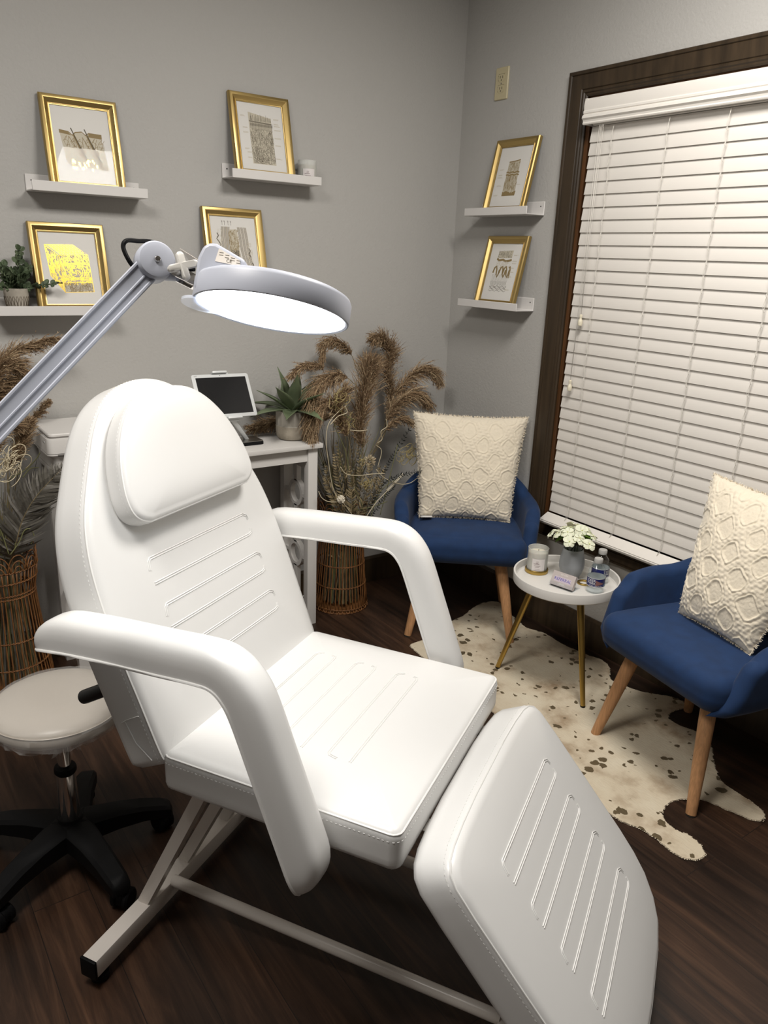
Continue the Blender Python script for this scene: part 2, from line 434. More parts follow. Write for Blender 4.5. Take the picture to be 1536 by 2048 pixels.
class Cushion:
    """padded slab over a 2D outline: sides, rounded edge, crowned top"""
    def __init__(s, poly, T, r, crown, fmap, rb=.012, center=None):
        s.poly = np.array(poly, float); s.T = T; s.r = r; s.crown = crown; s.fmap = fmap; s.rb = rb
        s.c = np.array(center) if center is not None else s.poly.mean(0)
    def k(s, a, b):
        d = np.array([a, b])-s.c; L = np.hypot(*d)
        if L < 1e-9: return 0.
        u = d/L; best = 1e9; P = s.poly
        for i in range(len(P)):
            p, q = P[i]-s.c, P[(i+1) % len(P)]-s.c
            e = q-p; den = u[0]*e[1]-u[1]*e[0]
            if abs(den) < 1e-12: continue
            t = (p[0]*e[1]-p[1]*e[0])/den; w = (p[0]*u[1]-p[1]*u[0])/den
            if t > 0 and -1e-6 <= w <= 1+1e-6: best = min(best, t)
        return L/best
    def h(s, a, b):
        return s.T+s.crown*(1-min(1, s.k(a, b)/.96)**5)
    def mesh(s, mb, mi=0):
        rings = []
        for i in range(4):
            th = PI/2*i/3; q = offset_poly(s.poly, s.rb*(1-math.sin(th)))
            rings.append([s.fmap(p[0], p[1], s.rb*(1-math.cos(th))) for p in q])
        for i in range(1, 4):
            rings.append([s.fmap(p[0], p[1], s.rb+(s.T-s.r-s.rb)*i/4) for p in s.poly])
        for i in range(7):
            th = PI/2*i/6; q = offset_poly(s.poly, s.r*(1-math.cos(th)))
            rings.append([s.fmap(p[0], p[1], s.T-s.r+s.r*math.sin(th)) for p in q]); last = q
        for k in (.97, .92, .86, .78, .66, .5, .3, .1, .01):
            q = s.c+(last-s.c)*k
            rings.append([s.fmap(p[0], p[1], s.T+s.crown*(1-k**5)) for p in q])
        mb.loft(rings, mi)
    def stitch(s, mb, rings_h, mi, dash=.0055, gap=.0035, r=.0009, off=0.):
        """dashes along the outline at height rings_h (list) just proud of the side"""
        P = densify(s.poly, .0013)
        P = np.array(P)
        for hh in rings_h:
            q = offset_poly(P, -off)
            acc = 0.; cur = []
            for i in range(len(q)):
                seg = np.linalg.norm(q[(i+1) % len(q)]-q[i])
                ph = acc % (dash+gap)
                if ph < dash: cur.append(s.fmap(q[i][0], q[i][1], hh))
                elif len(cur) > 1: mb.tube(cur, r, 4, mi); cur = []
                else: cur = []
                acc += seg
    def seam(s, mb, hh, r, mi, off=0., n=6):
        q = offset_poly(s.poly, -off)
        mb.tube([s.fmap(p[0], p[1], hh) for p in q], r, n, mi, closed=True)

# measured positions in metres
DATA = {"plR":[[[[-0.575,-0.13,0.926],[-0.583,-0.11,1.048],[-0.608,-0.1,1.103],[-0.664,-0.1,1.144],[-0.724,-0.11,1.145],[-0.75,-0.12,1.086]],0.06,420,0.52,0.45,0.9],[[[-0.725,-0.18,0.924],[-0.757,-0.18,0.996],[-0.788,-0.18,1.056],[-0.863,-0.19,1.068],[-0.931,-0.2,1.037]],0.05,260,0.62,0.5,0.5],[[[-0.633,-0.2,0.92],[-0.652,-0.2,0.993],[-0.723,-0.2,1.026],[-0.809,-0.21,1.001],[-0.854,-0.22,0.91],[-0.868,-0.23,0.834]],0.1,700,0.48,0.6,0.9],[[[-0.594,-0.2,0.643],[-0.609,-0.2,0.794],[-0.598,-0.2,0.91],[-0.579,-0.2,0.999],[-0.572,-0.2,1.049]],0.105,800,0.4,0.55,0.25],[[[-0.439,-0.12,0.718],[-0.427,-0.12,0.806],[-0.393,-0.11,0.904],[-0.402,-0.1,1.017],[-0.398,-0.1,1.089],[-0.434,-0.1,1.145],[-0.487,-0.11,1.157]],0.075,760,0.42,0.55,0.6],[[[-0.443,-0.13,0.765],[-0.416,-0.13,0.861],[-0.361,-0.13,0.944],[-0.286,-0.14,1.013],[-0.218,-0.15,1.022],[-0.178,-0.16,0.982]],0.085,520,0.5,0.45,1.0],[[[-0.487,-0.18,0.735],[-0.457,-0.18,0.824],[-0.406,-0.19,0.903],[-0.332,-0.2,0.934],[-0.267,-0.21,0.892]],0.085,520,0.48,0.45,1.0],[[[-0.683,-0.24,0.768],[-0.709,-0.24,0.862],[-0.78,-0.24,0.927],[-0.849,-0.25,0.881],[-0.872,-0.26,0.814]],0.085,560,0.5,0.55,0.9],[[[-0.682,-0.2,0.78],[-0.712,-0.13,0.842],[-0.807,-0.09,0.861],[-0.911,-0.07,0.837],[-1.028,-0.06,0.815]],0.062,900,0.48,0.6,0.25],[[[-0.543,-0.2,0.702],[-0.482,-0.2,0.782],[-0.406,-0.2,0.83],[-0.341,-0.2,0.809]],0.05,200,0.6,0.5,0.9],[[[-0.695,-0.26,0.732],[-0.721,-0.26,0.816],[-0.758,-0.26,0.9],[-0.725,-0.26,0.976]],0.07,360,0.5,0.5,0.5]],"plL":[[[[-2.031,-0.14,0.914],[-1.989,-0.13,1.019],[-1.934,-0.12,1.095],[-1.881,-0.12,1.145],[-1.827,-0.12,1.166],[-1.755,-0.13,1.184]],0.055,420,0.45,0.4,0.4],[[[-2.001,-0.18,0.855],[-1.975,-0.18,0.964],[-1.939,-0.18,1.031],[-1.901,-0.18,1.059],[-1.866,-0.18,1.047]],0.07,420,0.5,0.5,0.8],[[[-1.954,-0.22,0.761],[-1.925,-0.22,0.831],[-1.899,-0.22,0.885],[-1.877,-0.22,0.931]],0.055,380,0.45,0.45,0.25],[[[-1.891,-0.1,0.792],[-1.849,-0.1,0.906],[-1.817,-0.1,0.945],[-1.791,-0.1,0.974]],0.03,160,0.6,0.4,0.3],[[[-2.031,-0.2,0.863],[-1.987,-0.2,1.014],[-1.942,-0.2,1.103],[-1.906,-0.2,1.117]],0.09,420,0.45,0.5,0.7],[[[-2.006,-0.24,0.773],[-1.989,-0.24,0.867],[-1.961,-0.24,0.927],[-1.932,-0.24,0.94]],0.07,320,0.5,0.5,0.5]],"pfR":[[[-0.68,-0.25,0.439],[-0.733,-0.25,0.587],[-0.764,-0.25,0.727]],[[-0.657,-0.26,0.438],[-0.603,-0.26,0.561],[-0.591,-0.26,0.689]],[[-0.711,-0.26,0.447],[-0.774,-0.26,0.553],[-0.815,-0.26,0.642]],[[-0.604,-0.18,0.405],[-0.609,-0.18,0.574],[-0.644,-0.18,0.751]],[[-0.62,-0.22,0.42],[-0.531,-0.22,0.519],[-0.484,-0.22,0.635]],[[-0.676,-0.22,0.44],[-0.69,-0.22,0.595],[-0.737,-0.22,0.769]],[[-0.634,-0.24,0.439],[-0.624,-0.24,0.591],[-0.644,-0.24,0.743]],[[-0.648,-0.2,0.419],[-0.749,-0.2,0.555],[-0.77,-0.2,0.664]],[[-0.633,-0.2,0.427],[-0.536,-0.2,0.525],[-0.501,-0.2,0.632]],[[-0.693,-0.27,0.447],[-0.687,-0.27,0.554],[-0.7,-0.27,0.672]]],"pfL":[[[-1.96,-0.25,0.544],[-1.932,-0.27,0.639],[-1.884,-0.29,0.721],[-1.802,-0.3,0.803]]],"dkR":[[[-0.531,-0.16,0.422],[-0.458,-0.16,0.572],[-0.395,-0.16,0.666],[-0.304,-0.16,0.785]],[[-0.577,-0.15,0.427],[-0.669,-0.15,0.508],[-0.719,-0.15,0.559],[-0.757,-0.15,0.661]],[[-0.593,-0.25,0.458],[-0.543,-0.3,0.585],[-0.481,-0.36,0.629],[-0.383,-0.4,0.648]],[[-0.559,-0.22,0.421],[-0.471,-0.22,0.51],[-0.407,-0.22,0.569]]],"vnR":[[[-0.67,-0.28,0.435],[-0.726,-0.28,0.509],[-0.779,-0.28,0.574],[-0.807,-0.28,0.696],[-0.82,-0.28,0.788],[-0.81,-0.28,0.852],[-0.77,-0.28,0.894],[-0.729,-0.28,0.921]],[[-0.764,-0.3,0.679],[-0.735,-0.3,0.646],[-0.672,-0.3,0.632],[-0.608,-0.3,0.63],[-0.545,-0.3,0.624]],[[-0.863,-0.3,0.591],[-0.849,-0.3,0.564],[-0.821,-0.3,0.544],[-0.779,-0.3,0.535]],[[-0.591,-0.3,0.647],[-0.544,-0.3,0.603],[-0.475,-0.31,0.572],[-0.42,-0.31,0.569],[-0.378,-0.31,0.588]],[[-0.643,-0.3,0.434],[-0.614,-0.3,0.471],[-0.585,-0.3,0.504],[-0.529,-0.3,0.548]],[[-0.514,-0.2,0.622],[-0.496,-0.2,0.693],[-0.526,-0.2,0.724],[-0.496,-0.2,0.743],[-0.503,-0.2,0.778],[-0.473,-0.2,0.797],[-0.479,-0.2,0.829]],[[-0.723,-0.3,0.824],[-0.676,-0.3,0.816],[-0.64,-0.3,0.817]],[[-0.815,-0.3,0.853],[-0.78,-0.3,0.883],[-0.739,-0.3,0.895],[-0.749,-0.3,0.922]]],"ygR":[[[-0.605,-0.27,0.421],[-0.646,-0.27,0.516],[-0.693,-0.27,0.608],[-0.725,-0.27,0.737],[-0.769,-0.27,0.823],[-0.779,-0.27,0.859]],[[-0.534,-0.26,0.429],[-0.507,-0.26,0.526],[-0.479,-0.26,0.643],[-0.458,-0.26,0.728]],[[-0.679,-0.27,0.477],[-0.594,-0.27,0.475],[-0.505,-0.27,0.488]],[[-0.794,-0.28,0.945],[-0.777,-0.28,0.914],[-0.735,-0.28,0.881],[-0.699,-0.28,0.859]],[[-0.592,-0.27,0.419],[-0.565,-0.27,0.504],[-0.526,-0.27,0.553],[-0.47,-0.27,0.579]]],"vnL":[[[-1.981,-0.28,0.533],[-1.951,-0.28,0.57],[-1.933,-0.28,0.605],[-1.915,-0.28,0.609],[-1.905,-0.28,0.584],[-1.917,-0.28,0.558]],[[-1.962,-0.26,0.54],[-1.956,-0.26,0.573],[-1.935,-0.26,0.603],[-1.91,-0.26,0.616]],[[-2.01,-0.28,0.671],[-1.996,-0.28,0.603],[-1.984,-0.28,0.534]],[[-1.951,-0.2,0.756],[-1.896,-0.2,0.782],[-1.86,-0.2,0.814],[-1.846,-0.2,0.834]],[[-1.906,-0.2,0.758],[-1.881,-0.2,0.784],[-1.854,-0.2,0.785]]],"crR":[[[-0.76,-0.28,0.937],0.045,14],[[-0.41,-0.27,0.677],0.042,26],[[-0.718,-0.27,0.838],0.035,14],[[-0.618,-0.28,0.59],0.026,14],[[-0.659,-0.3,0.685],0.025,4]],"crL":[[[-1.962,-0.28,0.826],0.055,34]],"ball":[[-0.758,-0.3,0.543],0.0165],"rod":[[-0.529,-0.3,0.548],[-0.452,-0.3,0.608]],"yar":[[-0.57,-0.22,0.662],0.03],"rug":[[-0.181,-0.502],[-0.103,-0.481],[-0.042,-0.498],[-0.036,-0.544],[-0.066,-0.599],[-0.088,-0.69],[-0.108,-0.762],[-0.08,-0.831],[-0.085,-0.912],[-0.084,-0.987],[-0.07,-1.058],[-0.052,-1.126],[-0.077,-1.179],[-0.138,-1.238],[-0.131,-1.308],[-0.107,-1.367],[-0.051,-1.434],[-0.042,-1.478],[-0.059,-1.509],[-0.11,-1.5],[-0.154,-1.503],[-0.184,-1.527],[-0.182,-1.57],[-0.165,-1.632],[-0.194,-1.689],[-0.281,-1.758],[-0.332,-1.812],[-0.346,-1.885],[-0.348,-1.936],[-0.368,-1.973],[-0.4,-1.977],[-0.42,-1.957],[-0.435,-1.908],[-0.447,-1.868],[-0.462,-1.832],[-0.503,-1.804],[-0.563,-1.792],[-0.608,-1.806],[-0.633,-1.831],[-0.641,-1.871],[-0.628,-1.902],[-0.631,-1.937],[-0.651,-1.968],[-0.68,-1.972],[-0.713,-1.951],[-0.719,-1.913],[-0.714,-1.861],[-0.718,-1.813],[-0.739,-1.762],[-0.74,-1.636],[-0.692,-1.41],[-0.672,-1.154],[-0.656,-0.888],[-0.639,-0.697],[-0.624,-0.634],[-0.55,-0.624],[-0.466,-0.591],[-0.392,-0.566],[-0.327,-0.548],[-0.268,-0.538]]}
CAMC = (-2.346, -2.8093, 1.4689)
CAMF = 1541.89
CAMR = [[0.818567, -0.57319, 0.037446], [-0.149693, -0.275803, -0.949486], [0.554564, 0.771613, -0.311566]]
LIGHTS = [(-.95, -1.75, 37), (-2.55, -1.75, 32)]
EXPO = 0.1
# ================================================================== ROOM
H = 2.62
mb = MB(); mb.box((-2.2, -2.6, -.05), (4.8, 5.6, .1)); struct(mb.build('floor', 'floor', ang=0, smooth=False))
mb = MB(); mb.box((-2.2, -2.6, H+.05), (4.8, 5.6, .1)); struct(mb.build('ceiling', 'ceiling', ang=0, smooth=False))
mb = MB(); mb.box((-2.2, .06, H/2), (4.8, .12, H)); struct(mb.build('wall_back', 'wall', ang=0, smooth=False))
mb = MB(); mb.box((-4.46, -2.6, H/2), (.12, 5.2, H)); struct(mb.build('wall_left', 'wall', ang=0, smooth=False))
mb = MB(); mb.box((-2.2, -5.26, H/2), (4.4, .12, H)); struct(mb.build('wall_front', 'wall', ang=0, smooth=False))
WY0, WY1, WZ0, WZ1 = -.70, -2.10, .452, 2.045          # window opening in the right wall
mb = MB()
mb.box((.06, (0+WY0)/2, H/2), (.12, -WY0, H))
mb.box((.06, (WY1-5.32)/2, H/2), (.12, 5.32+WY1, H))
mb.box((.06, (WY0+WY1)/2, WZ0/2), (.12, WY0-WY1, WZ0))
mb.box((.06, (WY0+WY1)/2, (WZ1+H)/2), (.12, WY0-WY1, H-WZ1))
struct(mb.build('wall_right', 'wall', ang=0, smooth=False))
mb = MB()
def skirt(mb, p0, p1, nx, ny):
    p0, p1 = V3(p0), V3(p1); n = V3((nx, ny, 0))
    prof = [(0, 0), (.016, 0), (.016, .095), (.013, .105), (.013, .116), (.006, .127), (0, .127)]
    mb.loft([[p+n*a+V3((0, 0, z)) for a, z in prof] for p in (p0, p1)])
skirt(mb, (-4.4, 0, 0), (-.016, 0, 0), 0, -1)
struct(mb.build('baseboard_back', 'trim', ang=30))
mb = MB(); skirt(mb, (0, 0, 0), (0, -5.2, 0), -1, 0)
struct(mb.build('baseboard_right', 'trim', ang=30))

# window: casing round the opening, jambs, sashes and pane
win = bpy.data.objects.new('window_1', None); COL.objects.link(win); win['kind'] = 'structure'
mb = MB()
def rect_sweep(mb, y0, y1, z0, z1, prof, mi=0):
    """prof = (outset from opening, height off wall) ; mitred frame on wall x=0"""
    rings = []
    for q, hgt in prof:
        rings.append([(-hgt, y0+q[0], z0-q[1]), (-hgt, y1-q[0], z0-q[1]), (-hgt, y1-q[0], z1+q[2]), (-hgt, y0+q[0], z1+q[2])])
    mb.loft(rings, mi, True, False, False)
W = lambda a: (.088*a, .058*a, .086*a)
rect_sweep(mb, WY0, WY1, WZ0, WZ1, [(W(0), -.0), (W(0), .008), (W(.06), .012), (W(.12), .012), (W(.16), .016), (W(.24), .016), (W(.27), .013), (W(.3), .016),
                                   (W(.80), .020), (W(.83), .018), (W(.86), .022), (W(.97), .022), (W(1.), .018), (W(1.), 0)])
mb.build('casing', 'trim', win, ang=25)
mb = MB()
for a in ((( .06, WY0-.008, (WZ0+WZ1)/2), (.12, .016, WZ1-WZ0)), ((.06, WY1+.008, (WZ0+WZ1)/2), (.12, .016, WZ1-WZ0)),
          ((.06, (WY0+WY1)/2, WZ1-.008), (.12, WY0-WY1-.032, .016)), ((.06, (WY0+WY1)/2, WZ0+.008), (.12, WY0-WY1-.032, .016))):
    mb.box(*a)
mb.build('jamb', 'jamb', win, ang=0, smooth=False)
mb = MB()
for y in (WY0-.036, WY1+.036): mb.box((.085, y, (WZ0+WZ1)/2), (.03, .04, WZ1-WZ0-.032))
for z in (WZ0+.036, WZ1-.036, (WZ0+WZ1)/2): mb.box((.085, (WY0+WY1)/2, z), (.03, WY0-WY1-.112, .04))
mb.build('sash', 'trim', win, ang=0, smooth=False)
mb = MB(); mb.box((.088, (WY0+WY1)/2, (WZ0+WZ1)/2), (.004, WY0-WY1-.112, WZ1-WZ0-.112)); mb.build('pane', 'pane', win, ang=0, smooth=False)

# ------------------------------------------------------------------ blind
BY0, BY1 = -.750, -2.13
bl = thing('window_blind', 'wide white slatted window blind lowered and shut over the window', 'blind', (-.03, -1.44, .44))
bo = V3((-.03, -1.44, .44))
def L_(p): return V3(p)-bo
mb = MB()
prof = [(-.010, 2.028), (-.052, 2.028), (-.060, 2.020), (-.062, 2.005), (-.060, 1.990), (-.063, 1.986), (-.063, 1.980), (-.060, 1.977), (-.066, 1.972),
        (-.068, 1.964), (-.062, 1.958), (-.060, 1.952), (-.062, 1.948), (-.060, 1.944), (-.050, 1.944), (-.050, 2.015), (-.010, 2.015)]
mb.loft([[L_((x, y, z)) for x, z in prof] for y in (BY0+.014, BY1)])
mb.box(L_((-.022, BY0+.009, 1.986)), (.075, .010, .083))
mb.build('valance', 'blind', bl, ang=25)
mb = MB(); mb.box(L_((-.014, (BY0+BY1)/2, 1.965)), (.045, BY0-BY1-.02, .045), ch=.003); mb.build('headrail', 'blind', bl)
mb = MB()
for i in range(33):
    zl = 1.890-.043*i
    c = V3((-.0260, (BY0+BY1)/2, zl+.0250)); R = Matrix.Rotation(rad(8), 3, 'Y')
    mb.box(L_(c), (.0028, BY0-BY1, .0525), R=R, ch=.0008)
mb.build('slat_panel', 'blind', bl, ang=40)
mb = MB()
Rr = Matrix.Rotation(rad(-27), 3, 'Y')
mb.box(L_((-.058, (BY0+BY1)/2, .490)), (.058, BY0-BY1, .013), R=Rr, ch=.004)
mb.box(V3(L_((-.058, (BY0+BY1)/2, .490)))+Rr @ V3((0, 0, .008)), (.050, BY0-BY1-.004, .005), R=Rr, ch=.002)
mb.build('bottom_rail', 'blind', bl)
for y in (-.858, -1.082, -1.294, -1.512, -1.73, -1.95):
    mb = MB()
    for dy, x in ((0, -.041), (.0045, -.043)):
        pts = []
        for i in range(34):
            zl = 1.935-.043*i
            pts.append(L_((x-.001*(i % 2), y+dy*(1 if i % 2 else -1), zl)))
        pts.append(L_((-.060, y, .499))); mb.tube(pts, .0007, 4)
    for i in range(33):
        zl = 1.890-.043*i
        mb.tube([L_((-.041, y, zl-.001)), L_((-.0415, y+.003, zl-.010)), L_((-.040, y-.002, zl-.016))], .0008, 4)
    mb.build('ladder_cord', 'cord', bl, ang=0)
for y, zt, dy in ((-.812, 1.275, -.006), (-.806, 1.03, .004)):
    mb = MB()
    mb.tube([L_((-.052, y, 1.945)), L_((-.052, y+dy*.3, 1.6)), L_((-.050, y+dy, zt+.02))], .0008, 4)
    mb.tube([L_((-.052, y-.012, 1.945)), L_((-.052, y-.008, 1.6)), L_((-.050, y+dy, zt+.02))], .0008, 4)
    pc = mb.build('pull_cord', 'cord', bl, ang=0)
    mb = MB()
    mb.lathe([(.003, .026), (.0055, .024), (.006, .018), (.0045, .013), (.0045, .010), (.008, .004), (.009, -.004), (.0075, -.014), (.0045, -.016)], 16, L_((-.050, y+dy, zt)))
    mb.build('tassel', 'tassel', pc)

# ------------------------------------------------------------------ outlet
ou = thing('wall_outlet', 'ivory duplex outlet plate high on the wall near the corner', 'outlet', (0, -.238, 2.150), -PI/2)
mb = MB(); pr = rounded_rect(-.0365, -.0585, .0365, .0585, .004, 3)
mb.loft([[(x*k, -y, z*k2) for x, z in pr] for k, k2, y in ((1, 1, 0), (1, 1, .003), (.94, .96, .0062))]); mb.build('cover_plate', 'plate', ou, ang=20)
for z in (.0195, -.0195):
    mb = MB(); pr = rounded_rect(-.017, -.014, .017, .014, .010, 4)
    mb.loft([[(x, -y, z+zz) for x, zz in pr] for y in (.005, .0075)]); r = mb.build('receptacle', 'plate', ou, ang=25)
    mb = MB()
    for x in (-.0065, .0065): mb.box((x, -.0076, z+.003), (.0022, .001, .009))
    mb.cyl((0, -.0071, z-.0075), (0, -.0081, z-.0075), .0025, n=10); mb.box((0, -.00745, z+.0138), (.034, .0004, .0006)); mb.box((-.0172, -.0072, z), (.0006, .0006, .020))
    mb.build('slot', 'plate_dark', r, ang=0)
mb = MB(); mb.cyl((0, -.0055, 0), (0, -.0075, 0), .0028, n=12); mb.build('screw', 'steel', ou)

# ================================================================== LEDGES AND FRAMES
def ledge(loc, Ln, rz, label, d=.092):
    t = thing('picture_ledge', label, 'shelf', loc, rz, 'white picture ledges')
    T = .0045
    prof = [(0, 0), (-d, 0), (-d, .030), (-d+T, .030), (-d+T, T), (-T, T), (-T, .052), (0, .052)]
    bm = MB()
    bm.loft([[(x, y, z) for y, z in prof] for x in (0, Ln)])
    o = bm.build('ledge_body', 'shelf', t, ang=30)
    md = o.modifiers.new('b', 'BEVEL'); md.width = .0016; md.segments = 2
    for x in (.018, Ln-.018):
        bm = MB(); bm.cyl((x, -T-.0002, .034), (x, -T-.0008, .034), .0026, n=12); bm.build('screw_hole', 'hole', t)
    return t
FW, FH = .237, .287
def frame(loc, rz, lean, label, art):
    t = thing('framed_print', label, 'picture', loc, rz, 'gold framed skin prints', rot=None)
    t.rotation_mode = 'ZXY' if False else 'XYZ'
    t.rotation_euler = (-lean, 0, rz)
    prof = [(0, 0), (0, .013), (.003, .0175), (.008, .019), (.013, .0185), (.0210, .0115), (.0248, .0095), (.0254, .0104), (.0268, .0104), (.0276, .0085), (.0295, .0080), (.0295, .003)]
    mb = MB()
    mb.loft([[(-FW/2+i, -h, i), (FW/2-i, -h, i), (FW/2-i, -h, FH-i), (-FW/2+i, -h, FH-i)] for i, h in prof], 0, True, False, False)
    mb.build('moulding', 'gold', t, ang=24)
    mb = MB(); mb.box((0, -.0025, FH/2), (FW-.012, .003, FH-.012)); mb.build('backing', 'back', t, ang=0, smooth=False)
    mb = MB()
    w, h = FW-.056, FH-.056
    mb.box((0, -.0045, FH/2), (w, .0006, h), 0)
    art(mb, w, h)
    pr = mb.build('print', ['paper', 'ink', 'tan', 'foil', 'wash'], t, ang=0, smooth=False, fix=False)
    mb = MB(); mb.box((0, -.0072, FH/2), (w, .0016, h)); mb.build('glazing', 'glass', t, ang=0, smooth=False)
    return t
class Art:
    def __init__(s, mb, w, h, seed): s.mb = mb; s.w = w; s.h = h; s.r = random.Random(seed); s.y = -.00485; s.z0 = FH/2-h/2
    def P(s, x, y): s.y -= 1e-8; return (x*s.w/2, s.y, s.z0+y*s.h)      # x -1..1, y 0..1 from the foot
    def line(s, pts, wd, mi): s.mb.ribbon([s.P(*p) for p in pts], wd*1.55, (0, -1, 0), mi)
    def poly(s, pts, mi):
        s.y -= 4e-6; s.mb.add([s.P(*p) for p in pts], [list(range(len(pts)))], mi); s.y -= 4e-6
    def quad(s, x0, y0, x1, y1, mi): s.poly([(x0, y0), (x1, y0), (x1, y1), (x0, y1)], mi)
    def ring(s, cx, cy, rx, ry, wd, mi): s.line([(cx+rx*math.cos(a*PI/8), cy+ry*math.sin(a*PI/8)) for a in range(17)], wd, mi)
    def caption(s, x, y, w, n=2):
        for k in range(n): s.line([(x, y-k*.011), (x+w*s.r.uniform(.6, 1), y-k*.011)], .0009, 4)
    def squiggles(s, x0, y0, x1, y1, n, mi, wd=.0005, L=.1):
        r = s.r
        for _ in range(n):
            x, y = r.uniform(x0, x1), r.uniform(y0, y1); a = r.uniform(0, 2*PI); pts = []
            for k in range(5):
                pts.append((min(x1, max(x0, x)), min(y1, max(y0, y)))); a += r.uniform(-.9, .9); x += math.cos(a)*L*.3; y += math.sin(a)*L*.22
            s.line(pts, wd, mi)
    def cells(s, x0, y0, x1, y1, nx, ny, mi, wd=.0006):
        r = s.r; G = [[(x0+(x1-x0)*(i+(.5 if j % 2 else 0)+r.uniform(-.28, .28))/nx, y0+(y1-y0)*(j+r.uniform(-.3, .3))/ny) for j in range(ny+1)] for i in range(nx)]
        for i in range(nx):
            for j in range(ny):
                if (i+j) % 2: s.line([G[i][j], G[i][j+1]], wd, mi)
                else: s.line([G[i][j], G[min(nx-1, i+1)][j+1]], wd, mi)
                if i+1 < nx: s.line([G[i][j], G[i+1][j]], wd, mi)
def art_follicle(mb, w, h):
    a = Art(mb, w, h, 3)
    a.poly([(-.74, .63), (-.64, .30), (-.52, .22), (.55, .20), (.80, .22), (.66, .60), (.66, .66), (.2, .67), (.08, .64), (-.05, .68), (-.25, .66), (-.34, .63), (-.48, .665), (-.74, .68)], 4)
    for k in range(6):
        x0 = -.72+k*.24; a.cells(x0+.06, .24, x0+.30, .60, 3, 7, 2, .0007)
    a.line([(-.76, .68), (-.45, .665), (-.33, .625), (-.22, .665), (0, .68), (.12, .64), (.24, .672), (.68, .665)], .0022, 2)
    a.poly([(.2, .62), (.68, .61), (.68, .665), (.24, .672)], 2); a.poly([(-.76, .64), (-.5, .63), (-.36, .62), (-.48, .665), (-.76, .685)], 2)
    for x in (-.36, .10):
        a.line([(x, .72), (x+.12, .60), (x+.45, .30)], .0022, 1); a.line([(x+.06, .64), (x+.35, .34), (x+.5, .27)], .0034, 2)
        a.line([(x-.10, .61), (x+.30, .32)], .0012, 2)
        a.poly([(x+.30, .46), (x+.44, .42), (x+.36, .38)], 2); a.poly([(x+.18, .42), (x+.28, .36), (x+.20, .35)], 2)
    a.poly([(.44, .30), (.56, .27), (.58, .23), (.46, .23)], 2)
    for _ in range(26):
        x, y = a.r.uniform(-.55, .38), a.r.uniform(.17, .30); q = a.r.uniform(.02, .07)
        a.poly([(x, y), (x+q, y-.01), (x+q*1.2, y+q*.5), (x+.01, y+q*.6)], 3)
    for k in range(9): a.ring(.5+.035*k, .215+.012*math.sin(k*2), .03, .02, .0007, 2)
def art_column(mb, w, h):
    a = Art(mb, w, h, 5)
    a.poly([(-.50, .10), (.52, .10), (.47, .80), (-.52, .86)], 4)
    a.squiggles(-.50, .11, .50, .62, 420, 1, .00045, .12)
    for k in range(26):
        x = -.47+k*.038; a.line([(x, .60+a.r.uniform(-.02, .03)), (x+.012, .70), (x+.02, .66), (x+.03, .72)], .0006, 1)
    for k in range(60):
        x = a.r.uniform(-.5, .46); a.line([(x, .74), (x, .74+a.r.uniform(.02, .09))], .0004, 1)
    a.line([(-.5, .725), (.48, .71)], .0014, 1); a.line([(-.5, .735), (.48, .72)], .0008, 1)
    for x in (-.42, -.2, 0., .24): a.line([(x, .73), (x+.01, .84)], .0006, 1)
    a.ring(-.08, .145, .12, .035, .0009, 1); a.ring(-.08, .145, .015, .008, .0016, 1); a.ring(.12, .15, .05, .022, .0008, 1); a.ring(.02, .22, .06, .03, .0008, 1); a.ring(-.28, .17, .04, .02, .0007, 1)
    for x, y in ((-.86, .80), (-.80, .63), (-.80, .56), (-.80, .32), (-.70, .27), (-.70, .19)): a.caption(x, y, .24)
    for x, y in ((.58, .80), (.58, .73), (.58, .70), (.58, .64), (.56, .52), (.56, .41), (.54, .21)): a.caption(x, y, .30)
def art_block(mb, w, h):
    a = Art(mb, w, h, 7)
    top = [(-.80, .82), (.18, .83), (.66, .70), (-.36, .68)]; front = [(-.36, .68), (.66, .70), (.72, .18), (-.30, .17)]; side = [(-.80, .82), (-.36, .68), (-.30, .17), (-.72, .40)]
    a.poly(front, 4); a.poly(side, 4)
    def lerp(p, q, t): return (p[0]+(q[0]-p[0])*t, p[1]+(q[1]-p[1])*t)
    def quadpt(Q, u, v): return lerp(lerp(Q[0], Q[1], u), lerp(Q[3], Q[2], u), v)
    for Q in (top, front, side): a.line(Q+[Q[0]], .0016, 3)
    for k in range(1, 10):
        a.line([quadpt(top, k/10, 0), quadpt(top, k/10, 1)], .0019 if k % 2 else .0028, 3)
        for j in range(4): p = quadpt(top, k/10+.03, .2+.2*j); a.ring(p[0], p[1], .022, .010, .0012, 3)
    r = a.r
    for _ in range(230):
        u, v = r.random(), r.random()*.78; pts = []; d = r.uniform(-PI, PI)
        for k in range(5):
            pts.append(quadpt(front, min(1, max(0, u)), min(.8, max(0, v)))); d += r.uniform(-.8, .8); u += .035*math.cos(d); v += .045*math.sin(d)
        a.line(pts, r.choice((.0007, .0011, .0016)), 3)
    for _ in range(120):
        u, v = r.random(), r.random(); pts = []
        for k in range(4): pts.append(quadpt(side, min(1, max(0, u)), min(1, max(0, v)))); u += r.uniform(-.12, .12); v += .05
        a.line(pts, r.choice((.0009, .0015)), 3)
    for v in (.22, .26, .62, .66, .74): a.line([quadpt(front, t/12, v+.012*math.sin(t*1.7)) for t in range(13)], .0018, 3)
    a.squiggles(-.30, .18, .68, .30, 120, 2, .0006, .1)
